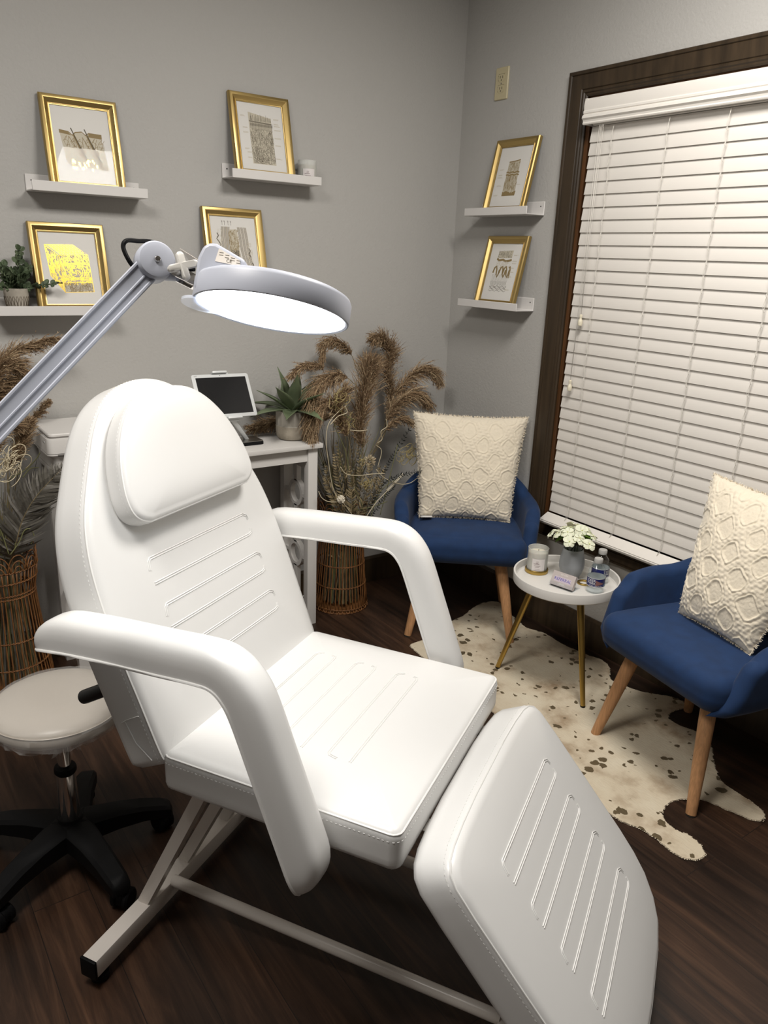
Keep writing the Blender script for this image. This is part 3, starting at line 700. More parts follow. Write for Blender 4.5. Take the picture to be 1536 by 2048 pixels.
def art_root(mb, w, h):
    a = Art(mb, w, h, 9)
    for x0 in (-.55, -.42, -.30, .22, .36, .50):
        s_ = -1 if x0 < 0 else 1
        for k in range(5):
            q = x0+k*.025
            a.line([(q-.04*s_, .84), (q, .70), (q+.02*s_, .50), (q+.10*s_, .32), (q+.14*s_, .18), (q+.05*s_, .06)], .0008, 1 if k % 2 else 2)
    a.poly([(-.18, .80), (.16, .80), (.20, .44), (.14, .34), (-.16, .34), (-.22, .5)], 4)
    a.squiggles(-.22, .36, .2, .80, 160, 2, .0006, .08); a.squiggles(-.18, .32, .16, .48, 120, 1, .0008, .06)
    a.ring(-.0, .26, .20, .10, .0014, 1); a.ring(.0, .22, .10, .06, .0012, 1)
    for x, y in ((-.72, .74), (-.66, .60), (.62, .52), (.7, .30), (.64, .16)): a.line([(x, y), (x+.05, y-.04), (x-.03, y-.09), (x+.06, y-.14)], .0026, 1)
    a.squiggles(-.75, .30, -.5, .80, 50, 4, .0006, .1); a.squiggles(.5, .10, .75, .6, 50, 4, .0006, .1)
    for x in (-.46, -.36, -.2, -.08): a.line([(x, .86), (x+.01, .92)], .0007, 1); a.ring(x, .92, .02, .01, .0006, 1)
def art_layers(mb, w, h):
    a = Art(mb, w, h, 11)
    a.poly([(-.36, .18), (.44, .20), (.36, .76), (-.32, .74)], 4)
    a.squiggles(-.30, .56, .36, .75, 130, 2, .0005, .08)
    for _ in range(240):
        x = a.r.uniform(-.34, .42); y = a.r.uniform(.24, .50); a.line([(x, y), (x+a.r.uniform(-.01, .01), y+.05)], .0006, 2)
    for y in (.57, .53): a.line([(-.36+.08*k, y+.008*math.sin(k*1.7)) for k in range(11)], .0036, 2)
    a.line([(-.32, .745), (-.05, .75), (.36, .77)], .0026, 2)
    for k in range(8): x = -.34+.1*k; a.poly([(x, .18), (x+.1, .18), (x+.12, .24+.03*math.sin(k)), (x-.01, .25)], 2)
    for x, y in ((-.82, .63), (-.84, .54), (-.86, .50), (-.80, .36), (-.88, .20)): a.caption(x, y, .34)
    a.caption(.30, .36, .5, 1)
def art_waves(mb, w, h):
    a = Art(mb, w, h, 13)
    a.poly([(-.48, .74), (.44, .75), (.46, .88), (-.46, .86)], 4)
    a.squiggles(-.46, .75, .44, .87, 110, 1, .0004, .07)
    a.line([(-.50, .735), (-.36, .70), (-.1, .715), (.06, .69), (.3, .70), (.46, .715)], .0058, 2)
    a.squiggles(-.5, .56, .44, .69, 140, 4, .0005, .06)
    for c, top in ((-.42, .60), (-.02, .60), (.22, .60)):
        a.line([(c-.16, .48), (c-.10, top-.03), (c, top), (c+.06, top-.06), (c+.08, .46), (c+.16, .41), (c+.22, .47), (c+.24, .54)], .0052, 2)
    a.line([(.40, .58), (.46, .60), (.5, .54), (.50, .40)], .005, 2)
    for k in range(14):
        x = -.56+k*.075; a.line([(x, .26), (x+.03, .36), (x+.01, .46)], .0006, 1); a.line([(x, .26), (x-.02, .34)], .0006, 1)
    for y in (.25, .235, .215, .195, .17): a.line([(-.60+.1*k, y+.012*math.sin(k*2.1+y*90)) for k in range(12)], .0009, 1)
    for x, y in ((.54, .80), (.52, .70), (.52, .66), (.50, .58), (.50, .51), (.48, .43), (.46, .20)): a.caption(x, y, .3)

LEAN = math.asin(.062/FH)
LD = .092
ledge((-1.769, -.0005, 1.630), .360, 0, 'white picture ledge holding the diagonal hair print')
ledge((-1.104, -.0005, 1.722), .362, 0, 'white picture ledge holding a framed print and a small candle')
ledge((-1.905, -.0005, 1.254), .360, 0, 'white picture ledge holding the gold foil print and potted plant')
ledge((-1.225, -.0005, 1.337), .362, 0, 'white picture ledge hidden behind the glowing lamp head')
ledge((-.0005, -.172, 1.652), .363, -PI/2, 'upper white picture ledge beside the window', .098)
ledge((-.0005, -.166, 1.290), .360, -PI/2, 'lower white picture ledge beside the window', .098)
frame((-1.592, -.064, 1.6348), 0, LEAN, 'gold framed print of two slanting hairs in skin cells', art_follicle)
frame((-.961, -.064, 1.7268), 0, LEAN, 'gold framed grey print of a tall skin column with captions', art_column)
frame((-1.662, -.064, 1.2588), 0, LEAN, 'gold framed print of a shining gold foil skin block', art_block)
frame((-1.075, -.064, 1.3418), 0, LEAN, 'gold framed print of a grey hair root behind the lamp', art_root)
frame((-.066, -.374, 1.6568), -PI/2, LEAN, 'gold framed sandy layered print on the upper ledge by the window', art_layers)
frame((-.066, -.364, 1.2948), -PI/2, LEAN, 'gold framed print of thick gold waves on the lower ledge by the window', art_waves)

# ================================================================== TREATMENT CHAIR  (local x = towards feet, y = across, z up)
BO = V3((-1.561, -1.610, 0)); BR = rad(-59.2)
bed = thing('treatment_chair', 'white reclining treatment chair with padded arms and headrest', 'treatment chair', BO, BR)
GV = .170
def groove_pair(mb, cu, s1, s2, mi, along='u'):
    """two double welt lines with hooked ends, joined towards each other"""
    def put(pts):
        for o in (-.0022, .0022):
            q = []
            for i, (a, b) in enumerate(pts):
                t = np.array(pts[min(i+1, len(pts)-1)])-np.array(pts[max(i-1, 0)]); t = t/np.linalg.norm(t)
                aa, bb = a-t[1]*o, b+t[0]*o
                q.append(cu.fmap(aa, bb, cu.h(aa, bb)+.0003))
            mb.tube(q, .0011, 5, mi)
    d = 1 if s2 > s1 else -1
    n = 14
    P1 = [(s1+.016*d, GV+.004), (s1+.006*d, GV+.002), (s1, GV-.010)]+[(s1, GV-.010-(2*GV-.014)*i/n) for i in range(1, n+1)]+[(s1+.005*d, -GV-.002), (s1+.022*d, -GV-.006)]
    P2 = [(s2-.012*d, GV+.002), (s2-.003*d, GV), (s2, GV-.012)]+[(s2, GV-.012-(2*GV-.006)*i/n) for i in range(1, n+1)]
    put(P1); put(P2)
# seat
ST = .085
poly = densify(rounded_rect(-.252, -.300, .252, .300, .022, 4), .05)
cu = Cushion(poly, ST, .020, .014, lambda a, b, h: V3((a, b, .468+h)), rb=.016)
mb = MB(); cu.mesh(mb, 0); cu.seam(mb, ST-.008, .0020, 1, -.004); cu.stitch(mb, [ST-.020], 1, off=-.0002)
for s1, s2 in ((-.165, -.115), (-.060, -.010), (.045, .095)): groove_pair(mb, cu, s1, s2, 1)
mb.build('seat_cushion', ['leather', 'welt'], bed, ang=50)
# back
th = rad(68); D = V3((-math.cos(th), 0, math.sin(th))); Nf = V3((math.sin(th), 0, math.cos(th)))
P0 = V3((-.243, 0, .556)); BT = .088
half = [(0, -.300), (.10, -.302), (.20, -.304), (.30, -.302), (.372, -.295), (.43, -.281), (.48, -.260), (.53, -.230), (.58, -.197), (.62, -.168), (.655, -.135), (.683, -.095), (.700, -.050), (.706, 0)]
out = half+[(s, -v) for s, v in half[-2::-1]]
out = [(-.036, 0), (-.036, -.15), (-.036, -.24), (-.034, -.275), (-.022, -.293)]+out+[(-.022, .293), (-.034, .275), (-.036, .24), (-.036, .15)]
poly = densify([tuple(p) for p in spline(out[::-1], 4, True)], .016)
area = sum(poly[i][0]*poly[(i+1) % len(poly)][1]-poly[(i+1) % len(poly)][0]*poly[i][1] for i in range(len(poly)))
if area < 0: poly = poly[::-1]
cb = Cushion(poly, BT, .018, .010, lambda a, b, h: P0+D*a+V3((0, b*(1+.055*(1-h/BT)), 0))+Nf*(h-BT), rb=.018, center=(.33, 0))
mb = MB(); cb.mesh(mb, 0); cb.seam(mb, BT-.009, .0022, 1, -.003); cb.stitch(mb, [BT-.018], 1, off=-.0002)
for s1, s2 in ((.350, .300), (.252, .205), (.155, .108)): groove_pair(mb, cb, s1, s2, 1)
# lower corner panel seams on the near and far side
for sg in (-1, 1):
    e = .3125
    mb.tube([P0+D*.085+V3((0, sg*e, 0))+Nf*(-.012), P0+D*.080+V3((0, sg*e, 0))+Nf*(-.045), P0+D*.070+V3((0, sg*e, 0))+Nf*(-.080)], .0012, 5, 1)
    mb.tube([P0+D*.078+V3((0, sg*e, 0))+Nf*(-.052), P0+D*.03+V3((0, sg*(e-.001), 0))+Nf*(-.046), P0+D*(-.01)+V3((0, sg*(e-.004), 0))+Nf*(-.026)], .0012, 5, 1)
mb.build('backrest_cushion', ['leather', 'welt'], bed, ang=50)
# headrest
hh = [(.418, -.165), (.428, -.188), (.446, -.203), (.475, -.207), (.51, -.201), (.55, -.188), (.59, -.167), (.625, -.138), (.652, -.102), (.668, -.060), (.674, 0)]
out = hh+[(s, -v) for s, v in hh[-2::-1]]
pts = spline([(s, v) for s, v in out], 3)
poly = densify([tuple(p) for p in pts], .010)
area = sum(poly[i][0]*poly[(i+1) % len(poly)][1]-poly[(i+1) % len(poly)][0]*poly[i][1] for i in range(len(poly)))
if area < 0: poly = poly[::-1]
HT = .052
ch_ = Cushion(poly, HT, .016, .010, lambda a, b, h: P0+D*a+V3((0, b, 0))+Nf*(h+.004), rb=.010, center=(.545, 0))
mb = MB(); ch_.mesh(mb, 0); ch_.seam(mb, HT-.008, .0020, 1, -.003); ch_.stitch(mb, [HT-.017], 1, off=-.0004)
mb.build('headrest', ['leather', 'welt'], bed, ang=50)
# leg rest
tl = rad(50); DL = V3((math.cos(tl), 0, -math.sin(tl))); NL = V3((math.sin(tl), 0, math.cos(tl)))
PL = V3((.300, 0, .560)); LT = .088
half = [(.044, -.10), (.047, -.18), (.052, -.238), (.059, -.268), (.072, -.288), (.095, -.299), (.15, -.302), (.30, -.302), (.42, -.301), (.48, -.296), (.53, -.282), (.575, -.250), (.603, -.205), (.615, -.14), (.62, 0)]
out = half+[(s, -v) for s, v in half[-2::-1]]
poly = densify(out[::-1], .02)
area = sum(poly[i][0]*poly[(i+1) % len(poly)][1]-poly[(i+1) % len(poly)][0]*poly[i][1] for i in range(len(poly)))
if area < 0: poly = poly[::-1]
cl = Cushion(poly, LT, .020, .008, lambda a, b, h: PL+DL*(a-.022*(1-h/LT)*max(0, 1-(a-.05)/.10))+V3((0, b, 0))+NL*(h-LT), rb=.016, center=(.34, 0))
mb = MB(); cl.mesh(mb, 0); cl.seam(mb, LT-.009, .0020, 1, -.003); cl.stitch(mb, [LT-.019], 1, off=-.0002)
for s1, s2 in ((.146, .187), (.239, .280), (.334, .375), (.430, .470)): groove_pair(mb, cl, s1, s2, 1)
mb.build('legrest_cushion', ['leather', 'welt'], bed, ang=50)
# arms
def arm(sg):
    path = spline([(-.450, .0, .765), (-.41, 0, .777), (-.30, 0, .788), (-.17, 0, .795), (-.085, 0, .800), (-.052, 0, .797), (-.030, 0, .780), (-.012, 0, .748), (.020, 0, .665), (.060, 0, .560), (.092, 0, .475), (.105, 0, .440)], 5)
    path = [V3(p) for p in path]
    L = [0]
    for i in range(1, len(path)): L.append(L[-1]+(path[i]-path[i-1]).length)
    Tt = L[-1]; yc = sg*.357; hw = .041; hh_ = .060
    rings = []; foot = {-1: [], 1: []}
    for i, p in enumerate(path):
        t = unit(path[min(i+1, len(path)-1)]-path[max(i-1, 0)]); n = V3((-t.z, 0, t.x))
        if n.z < 0 and t.x > .3: n = -n
        n = V3((-t.z, 0, t.x))
        e0 = min(1, (L[i]+.002)/.085); e1 = min(1, (Tt-L[i]+.002)/.075)
        q = min(math.sqrt(1-(1-e0)**2), math.sqrt(1-(1-e1)**2)); qw = .55+.45*min(math.sqrt(max(0, 1-(1-min(1, (L[i]+.001)/.05))**2)), math.sqrt(max(0, 1-(1-min(1, (Tt-L[i]+.001)/.05))**2)))
        ring = []
        for k in range(17):
            a = PI*k/16; cx = math.cos(a); sx = math.sin(a)
            x = (abs(cx)**.62)*(1 if cx >= 0 else -1)*hw*qw; z = (sx**.62)*hh_*max(.06, q)
            ring.append(p+V3((0, yc+x, 0))+n*z)
        for k in range(1, 6): 
            f = k/6; x = hw*qw*(-1+2*f); ring.append(p+V3((0, yc+x, 0))-n*(.004*math.sin(PI*f)))
        rings.append(ring)
        for s2 in (-1, 1): foot[s2].append(p+V3((0, yc+s2*hw*qw, 0)))
    mb = MB(); mb.loft(rings, 0)
    loop = foot[-1]+foot[1][::-1]
    mb.tube(loop, .0032, 6, 1, closed=True)
    # crease folds at the inner side of the bend
    o = mb.build('armrest', ['leather', 'welt'], bed, ang=60)
    mb = MB(); mb.box((.085, sg*.309, .505), (.03, .030, .05), ch=.003); mb.cyl((.090, sg*.29, .505), (.090, sg*.326, .505), .010, n=14)
    mb.build('arm_bracket', 'wmetal', o)
arm(-1); arm(1)
# frame under the cushions
mb = MB()
mb.box((-.382, .0, .052), (.038, .80, .044), ch=.004)
mb.build('rear_foot_bar', 'wmetal', bed)
mb = MB(); mb.box((.440, .0, .052), (.038, .80, .044), ch=.004); mb.build('front_foot_bar', 'wmetal', bed)
for x, sgs in ((-.382, (-1, 1)), (.440, (-1, 1))):
    for sg in sgs:
        mb = MB(); mb.box((x, sg*.4025, .052), (.040, .007, .046), ch=.002); mb.build('end_cap', 'black', bed)
        mb = MB(); mb.lathe([(.016, 0), (.019, .003), (.019, .016), (.010, .020), (.008, .032)], 20, (x, sg*.375, 0)); mb.build('levelling_foot', 'black', bed)
for v in (-.150, .150):
    mb = MB(); mb.cyl((-.366, v, .070), (.424, v, .070), .0135, n=18); mb.build('tie_tube', 'wmetal', bed)
for v, u1 in ((-.222, -.188), (-.081, -.178), (.081, -.178), (.222, -.188)):
    mb = MB(); a = V3((-.384, v, .072)); b = V3((u1, v, .470)); t = unit(b-a); x = V3((0, 1, 0)); n = t.cross(x)
    mb.loft([[p+x*.015*sx+n*.013*sn for sx, sn in ((-1, -1), (1, -1), (1, 1), (-1, 1))] for p in (a, b)]); mb.build('support_strut', 'wmetal', bed, ang=20)
    if abs(v) > .2: continue
    mb = MB(); a = V3((.440, v, .072)); b = V3((.285, v, .470)); t = unit(b-a); n = t.cross(x)
    mb.loft([[p+x*.015*sx+n*.013*sn for sx, sn in ((-1, -1), (1, -1), (1, 1), (-1, 1))] for p in (a, b)]); mb.build('support_strut', 'wmetal', bed, ang=20)
mb = MB(); mb.box((0, -.2, .459), (.48, .03, .02)); mb.box((0, .2, .459), (.48, .03, .02)); mb.box((-.19, 0, .459), (.03, .5, .019)); mb.box((.18, 0, .459), (.03, .5, .019))
mb.build('seat_frame', 'wmetal', bed, ang=20)
for v in (-.17, .17):
    mb = MB(); mb.box((.262, v, .474), (.045, .035, .010)); mb.cyl((.277, v-.03, .480), (.277, v+.03, .480), .007, n=14)
    mb.build('legrest_hinge', 'steel', bed, ang=20)
mb = MB()
for v in (-.2, .2):
    a = V3((-.215, v, .462)); b = P0+D*.45+V3((0, v, 0))-Nf*(BT+.006); c = P0+D*.02+V3((0, v, 0))-Nf*(BT+.006)
    mb.tube([a, c, b], .010, 8)
mb.build('back_frame', 'wmetal', bed)
mb = MB(); a = V3((-.489, -.25, .579)); b = V3((-.395, -.25, .634)); mb.tube([a, a+(b-a)*.02, a+(b-a)*.1, b], [.012, .0145, .015, .0145], 18)
lv = mb.build('recline_lever', 'grip', bed)
mb = MB(); mb.tube([b, (-.385, -.25, .628), (-.365, -.25, .57), (-.335, -.25, .462)], .006, 8); mb.build('lever_rod', 'steel', lv)

# ================================================================== STOOL
sx, sy = -2.035, -1.095
st = thing('rolling_stool', 'round cream stool in plastic wrap on black five star base', 'stool', (sx, sy, 0))
mb = MB(); R_ = .150
mb.lathe([(.02, .410), (.11, .410), (R_-.016, .413), (R_-.004, .421), (R_, .432), (R_, .446), (R_-.002, .453), (R_-.008, .460), (R_-.022, .467), (R_-.06, .472), (.05, .474), (.001, .4745)], 64)
mb.tube([(R_*math.cos(a*PI/40), R_*math.sin(a*PI/40), .450) for a in range(80)], .0016, 5, 0, closed=True)
mb.build('seat', ['cream'], st, ang=50)
rr = random.Random(4); mb = MB(); rings = []
for r, z, amp in ((.001, .4785, 0), (.05, .4782, .0004), (.10, .4775, .0006), (.125, .4738, .0008), (.140, .4675, .0012), (.150, .457, .0018), (.1535, .446, .002), (.1540, .432, .003), (.151, .416, .0045), (.134, .403, .005), (.11, .400, .004), (.05, .396, .004), (.024, .382, .006), (.032, .360, .012), (.042, .340, .014)):
    rings.append([((r+rr.uniform(-amp, amp))*math.cos(2*PI*j/72), (r+rr.uniform(-amp, amp))*math.sin(2*PI*j/72), z+rr.uniform(-amp, amp)) for j in range(72)])
mb.loft(rings, 0, True, False, False)
mb.build('plastic_wrap', 'wrap', st, ang=18)
mb = MB(); mb.cyl((0, 0, .412), (0, 0, .250), .0150, n=24); mb.build('gas_piston', 'chrome', st)
mb = MB(); mb.lathe([(.013, .275), (.024, .275), (.026, .270), (.026, .262), (.022, .256), (.020, .252), (.013, .252)], 28); mb.build('piston_collar', 'black', st)
mb = MB(); mb.lathe([(.0215, .262), (.022, .255), (.0245, .165), (.0255, .125), (.025, .12)], 32); mb.build('column', 'chrome', st)
mb = MB(); mb.lathe([(.012, .070), (.040, .070), (.046, .085), (.042, .105), (.030, .122), (.028, .130), (.022, .132)], 32); mb.build('hub', 'black', st)
for k in range(5):
    a = rad(-78+72*k); ca, sa = math.cos(a), math.sin(a); e = V3((ca, sa, 0)); g = V3((-sa, ca, 0))
    mb = MB(); rings = []
    for r, w, zt, zb in ((.020, .040, .122, .066), (.06, .035, .121, .068), (.11, .030, .117, .070), (.17, .027, .107, .068), (.22, .025, .092, .058), (.240, .022, .083, .054), (.246, .015, .077, .054)):
        rings.append([e*r+g*(w*q)+V3((0, 0, z)) for q, z in ((-1, zb), (1, zb), (1, zt-.008), (.7, zt), (-.7, zt), (-1, zt-.008))])
    mb.loft(rings); lg = mb.build('base_leg', 'black', st, ang=40)
    mb = MB(); c = e*.228; b_ = rad(40+67*k); d1 = V3((math.cos(b_), math.sin(b_), 0)); d2 = V3((-d1.y, d1.x, 0))
    mb.cyl(c+V3((0, 0, .048)), c+V3((0, 0, .07)), .009, n=12)
    wc = c+d1*.012+V3((0, 0, .025))
    for s2 in (-1, 1): mb.lathe([(.004, -.008), (.021, -.008), (.025, -.004), (.025, .004), (.021, .008), (.004, .008)], 24, wc+d2*(s2*.0145), R=d2.to_track_quat('Z', 'Y').to_matrix())
    mb.lathe([(.010, -.007), (.021, -.007), (.021, .007), (.010, .007)], 20, wc, R=d2.to_track_quat('Z', 'Y').to_matrix())
    mb.build('caster', 'black', lg, ang=35)

# ================================================================== MAGNIFIER LAMP
lc = V3((-1.8205, -1.7815, 1.387)); sc_ = rad(18.9); az = rad(-144.4)
n = V3((math.sin(sc_)*math.cos(az), math.sin(sc_)*math.sin(az), -math.cos(sc_)))        # way it shines
left = V3((-.812, .584, 0)); e = unit(left-n*left.dot(n)); g = n.cross(e)
lamp = thing('magnifier_lamp', 'white magnifier lamp with round glowing head on a jointed arm', 'lamp', (-2.62, -1.77, 0))
lo = V3((-2.62, -1.77, 0))
def LP(a, b, h): return lc+e*a+g*b-n*h-lo            # h = up, away from the lit face
Rl = Matrix((e, g, -n)).transposed()
LR = .111
mb = MB()
mb.lathe([(LR-.004, .0015), (LR-.001, 0), (LR+.001, .001), (LR+.0015, .004), (LR+.0015, .028), (LR-.001, .033), (LR-.006, .0355), (LR-.02, .037), (.068, .0375), (.066, .036), (.066, .012), (LR-.004, .012), (LR-.004, .0015)], 72, lc-lo, R=Rl, cap0=False, cap1=False)
hd = mb.build('lamp_head', 'lampw', lamp, ang=40)
mb = MB(); mb.lathe([(.001, .004), (.06, .0035), (LR-.005, .0025), (LR-.005, .008), (.001, .010)], 72, lc-lo, R=Rl); mb.build('led_panel', 'led', hd)
mb = MB(); mb.lathe([(.001, .0345), (.03, .0335), (.062, .030), (.0655, .029), (.062, .026), (.001, .022)], 48, lc-lo, R=Rl); mb.build('magnifier_lens', 'lens', hd)
# clear flange below the housing
mb = MB(); ring = []
pr = [(.100+.030*math.cos(a), .040*math.sin(a)) for a in [rad(-90+180*k/14) for k in range(15)]]+[(.085, .040), (.085, -.040)]
mb.loft([[LP(a, b, h) for a, b in pr] for h in (-.002, .002)]); mb.build('lens_flange', 'lens', hd, ang=30)
mb = MB(); W_ = .058
sp = [(.070, .012), (.088, .003), (.097, .003), (.101, .014), (.101, .050), (.096, .066), (.088, .0725), (.078, .073), (.036, .056), (.030, .036), (.050, .025)]
mb.loft([[LP(a, b, h) for a, h in sp] for b in (-W_, W_)])
hs = mb.build('housing', 'lampw', hd, ang=20)
md = hs.modifiers.new('b', 'BEVEL'); md.width = .007; md.segments = 3
p, q = V3((.136, 0, .0665)), V3((.1055, 0, .0530)); du = unit(q-p); nn = V3((du.z, 0, -du.x)); nn = -nn if nn.z < 0 else nn
mb = MB()
def lab(x, y, h): v = p+du*x+nn*h; return LP(v.x, y, v.z)
mb.loft([[lab(x, y, h) for x, y in ((.001, -.030), (.031, -.030), (.031, .030), (.001, .030))] for h in (.0002, .0007)], 0)
# the label faces the viewer from the side of the housing
def side(a, h, o): return LP(a, W_*sgn+o*sgn, h)
sgn = 1 if (V3((-2.346, -2.809, 1.469))-lc).dot(g) > 0 else -1
mb.loft([[side(a, h, o) for a, h in ((.076, .0475), (.040, .0455), (.043, .0535), (.073, .0655))] for o in (.0002, .0007)], 0)
def inkbox(a0, a1, h0, h1): mb.loft([[side(a, h, o) for a, h in ((a0, h0), (a1, h0), (a1, h1), (a0, h1))] for o in (.0008, .0010)], 1)
for k in range(3):
    for j in range(4):
        a = .0715-.0082*j
        if k < 2: inkbox(a, a-.0056, .0565+.0034*k-.0026*j, .0572+.0034*k-.0026*j)
lb = mb.build('rating_label', ['lampl', 'ink'], hs, ang=0, smooth=False)
vs, fs = text_geo('CE', .0065)
mb = MB(); mb.add([side(.057-v.x, .0500+v.y, .0010) for v in vs], fs, 0); mb.build('label_text', 'ink', lb, ang=0, smooth=False, fix=False)
# neck, joint, arm
J = V3((-1.951, -1.674, 1.452))
cam = V3((-2.346, -2.809, 1.469))
far = V3((-2.186, -1.708, 1.240)); ad = unit(far-J)
sd = cam-(J+far)/2; sd = unit(sd-ad*sd.dot(ad)); ud = unit(ad.cross(sd)); ud = ud if ud.z > 0 else -ud
hc = lc+e*.116-n*.030
mb = MB(); jd = unit(sd)
Rj = jd.to_track_quat('Z', 'Y').to_matrix()
mb.lathe([(.004, -.020), (.024, -.020), (.0265, -.017), (.027, -.004), (.027, .006), (.0265, .015), (.024, .0185), (.018, .0200), (.004, .0200)], 40, J-lo, R=Rj)
jn = mb.build('pivot_joint', 'lampw', lamp, ang=40)
mb = MB(); mb.lathe([(.0045, .0195), (.0045, .022), (.0035, .0235), (.001, .024)], 18, J-lo, R=Rj); mb.build('pivot_screw', 'chrome', jn)
mb = MB(); a = J+(hc-J)*.12; b = J+(hc-J)*.62
mb.tube([a-lo-sd*.004, (a+b)/2-lo-sd*.003, b-lo], [.020, .0155, .010], 20); mb.build('neck', 'lampw', lamp)
mb = MB(); k0 = b-lo; k1 = hc-lo; dirn = unit(k1-k0); w2 = unit(dirn.cross(sd))
for s2 in (-1, 1):
    mb.loft([[k0+dirn*x+sd*(s2*.010+t)+w2*y for y, t in ((-.008, -.0012), (.008, -.0012), (.008, .0012), (-.008, .0012))] for x in (-.012, (k1-k0).length+.004)])
mb.loft([[k1+dirn*x+sd*t+w2*y for y, t in ((-.008, -.011), (.008, -.011), (.008, .011), (-.008, .011))] for x in (.0, .004)])
mb.build('head_bracket', 'chrome', lamp, ang=25)
kc = k0-dirn*.006+sd*.036
mb = MB(); mb.cyl(kc-sd*.026, kc+sd*.004, .006, n=16)
kx = unit(w2*.75+dirn*.65); ky = unit(w2*.65-dirn*.75)
for ax in (kx, ky):
    oy = ax.cross(sd); ring = []
    for o, sc2 in ((.000, .9), (.002, 1.), (.008, 1.), (.010, .85)):
        ring.append([kc+sd*o+ax*(x*sc2)+oy*(y*sc2) for x, y in rounded_rect(-.021, -.0052, .021, .0052, .005, 4)])
    mb.loft(ring)
mb.build('tension_knob', 'lampk', lamp, ang=40)
def armseg(a, b, name):
    dd = unit(b-a); s_ = unit(cam-(a+b)/2-dd*(cam-(a+b)/2).dot(dd)); u_ = unit(dd.cross(s_)); u_ = u_ if u_.z > 0 else -u_
    sec = [(-.0175, -.011), (.0175, -.011), (.0175, .009), (.016, .011), (.0135, .011), (.0120, .0088), (-.0015, .0088), (-.0025, .0105), (-.0042, .0105), (-.0052, .0088), (-.0120, .0088), (-.0135, .011), (-.016, .011), (-.0175, .009)]
    m_ = MB(); m_.loft([[p-lo+u_*x+s_*y for x, y in sec] for p in (a, b)]); return m_.build(name, 'lampw', lamp, ang=25)
elb = J+ad*.74
armseg(J+ad*.018, elb, 'upper_arm')
cb_pts = [J+ad*.045+ud*.022-sd*.008, J+ad*.030+ud*.040-sd*.006, J+ad*.012+ud*.052-sd*.004, J+ad*.002+ud*.050-sd*.004, J-ad*.020+ud*.030-sd*.012, J-ad*.040+ud*.022-sd*.016, J+(hc-J)*.55+V3((0, 0, .014))-sd*.012, J+(hc-J)*.9+V3((0, 0, .014))]
cp = []
cc = [J+ad*.026+ud*.010-sd*.004, J+ad*.024+ud*.026, J+ad*.016+ud*.042, J+ad*.006+ud*.045, J-ad*.008+ud*.036-sd*.01, J-ad*.030+ud*.014-sd*.020, J+(hc-J)*.6+V3((0, 0, .012))-sd*.018, hc+V3((0, 0, .018))]
mb = MB(); mb.tube([V3(p_)-lo for p_ in spline(cc, 6)], .0032, 8); mb.build('power_cable', 'black', lamp)
mb = MB(); mb.lathe([(.004, -.022), (.027, -.020), (.028, 0), (.027, .020), (.004, .022)], 32, elb-lo, R=Rj); mb.build('elbow_joint', 'lampw', lamp)
post = V3((-2.62, -1.77, .95)); armseg(elb, post+V3((0, 0, .02)), 'lower_arm')
mb = MB(); mb.cyl((0, 0, .05), (0, 0, .95), .014, n=20); mb.lathe([(.02, .93), (.024, .94), (.024, .985), (.018, .99)], 24); mb.build('stand_pole', 'lampw', lamp)
mb = MB()
for k in range(5):
    a = rad(20+72*k); ee = V3((math.cos(a), math.sin(a), 0)); gg = V3((-ee.y, ee.x, 0))
    mb.loft([[ee*r+gg*(w*q)+V3((0, 0, z)) for q, z in ((-1, zb), (1, zb), (1, zt), (-1, zt))] for r, w, zb, zt in ((.0, .022, .055, .085), (.20, .014, .050, .068))])
    mb.sphere(ee*.19+V3((0, 0, .025)), .025, 8); mb.cyl(ee*.19+V3((0, 0, .02)), ee*.19+V3((0, 0, .055)), .008, n=10)
mb.build('stand_base', 'lampw', lamp, ang=35)
# ================================================================== DESK AND WHAT STANDS ON IT
dk = thing('console_desk', 'slim white console desk with ring fretwork ends against the back wall', 'desk', (-1.325, -.150, 0))
DZ = .778
mb = MB(); mb.box((0, 0, DZ-.009), (.985, .262, .018), ch=.0025); mb.build('desk_top', 'desk', dk, ang=30)
mb = MB()
mb.box((0, -.098, DZ-.045), (.905, .016, .055)); mb.box((0, .106, DZ-.045), (.905, .016, .055)); mb.build('apron', 'desk', dk, ang=20)
for s in (-1, 1):
    for y in (-.098, .104):
        mb = MB(); mb.box((s*.456, y, (DZ-.018)/2), (.042, .034, DZ-.018), ch=.002); mb.build('leg', 'desk', dk, ang=30)
    mb = MB()
    mb.box((s*.452, .003, .70), (.022, .17, .06)); mb.box((s*.452, .003, .06), (.022, .17, .03))
    zs = [.0, .286, .551]
    segs = [(.075, .286-.050), (.286+.050, .551-.050), (.551+.050, .672)]
    for a, b in segs: mb.box((s*.452, .003, (a+b)/2), (.020, .024, b-a))
    for z in (.286, .551):
        nr = 40
        mb.loft([[(s*.452+dx, .003+r*math.cos(2*PI*k/nr), z+r*math.sin(2*PI*k/nr)) for dx, r in ((-.010, .040), (.010, .040), (.010, .056), (-.010, .056))] for k in list(range(nr))+[0]], 0, True, False, False)
        for sy_ in (-1, 1): mb.box((s*.452, .003+sy_*.071, z), (.018, .032, .014))
    mb.build('fretwork_panel', 'desk', dk, ang=30)

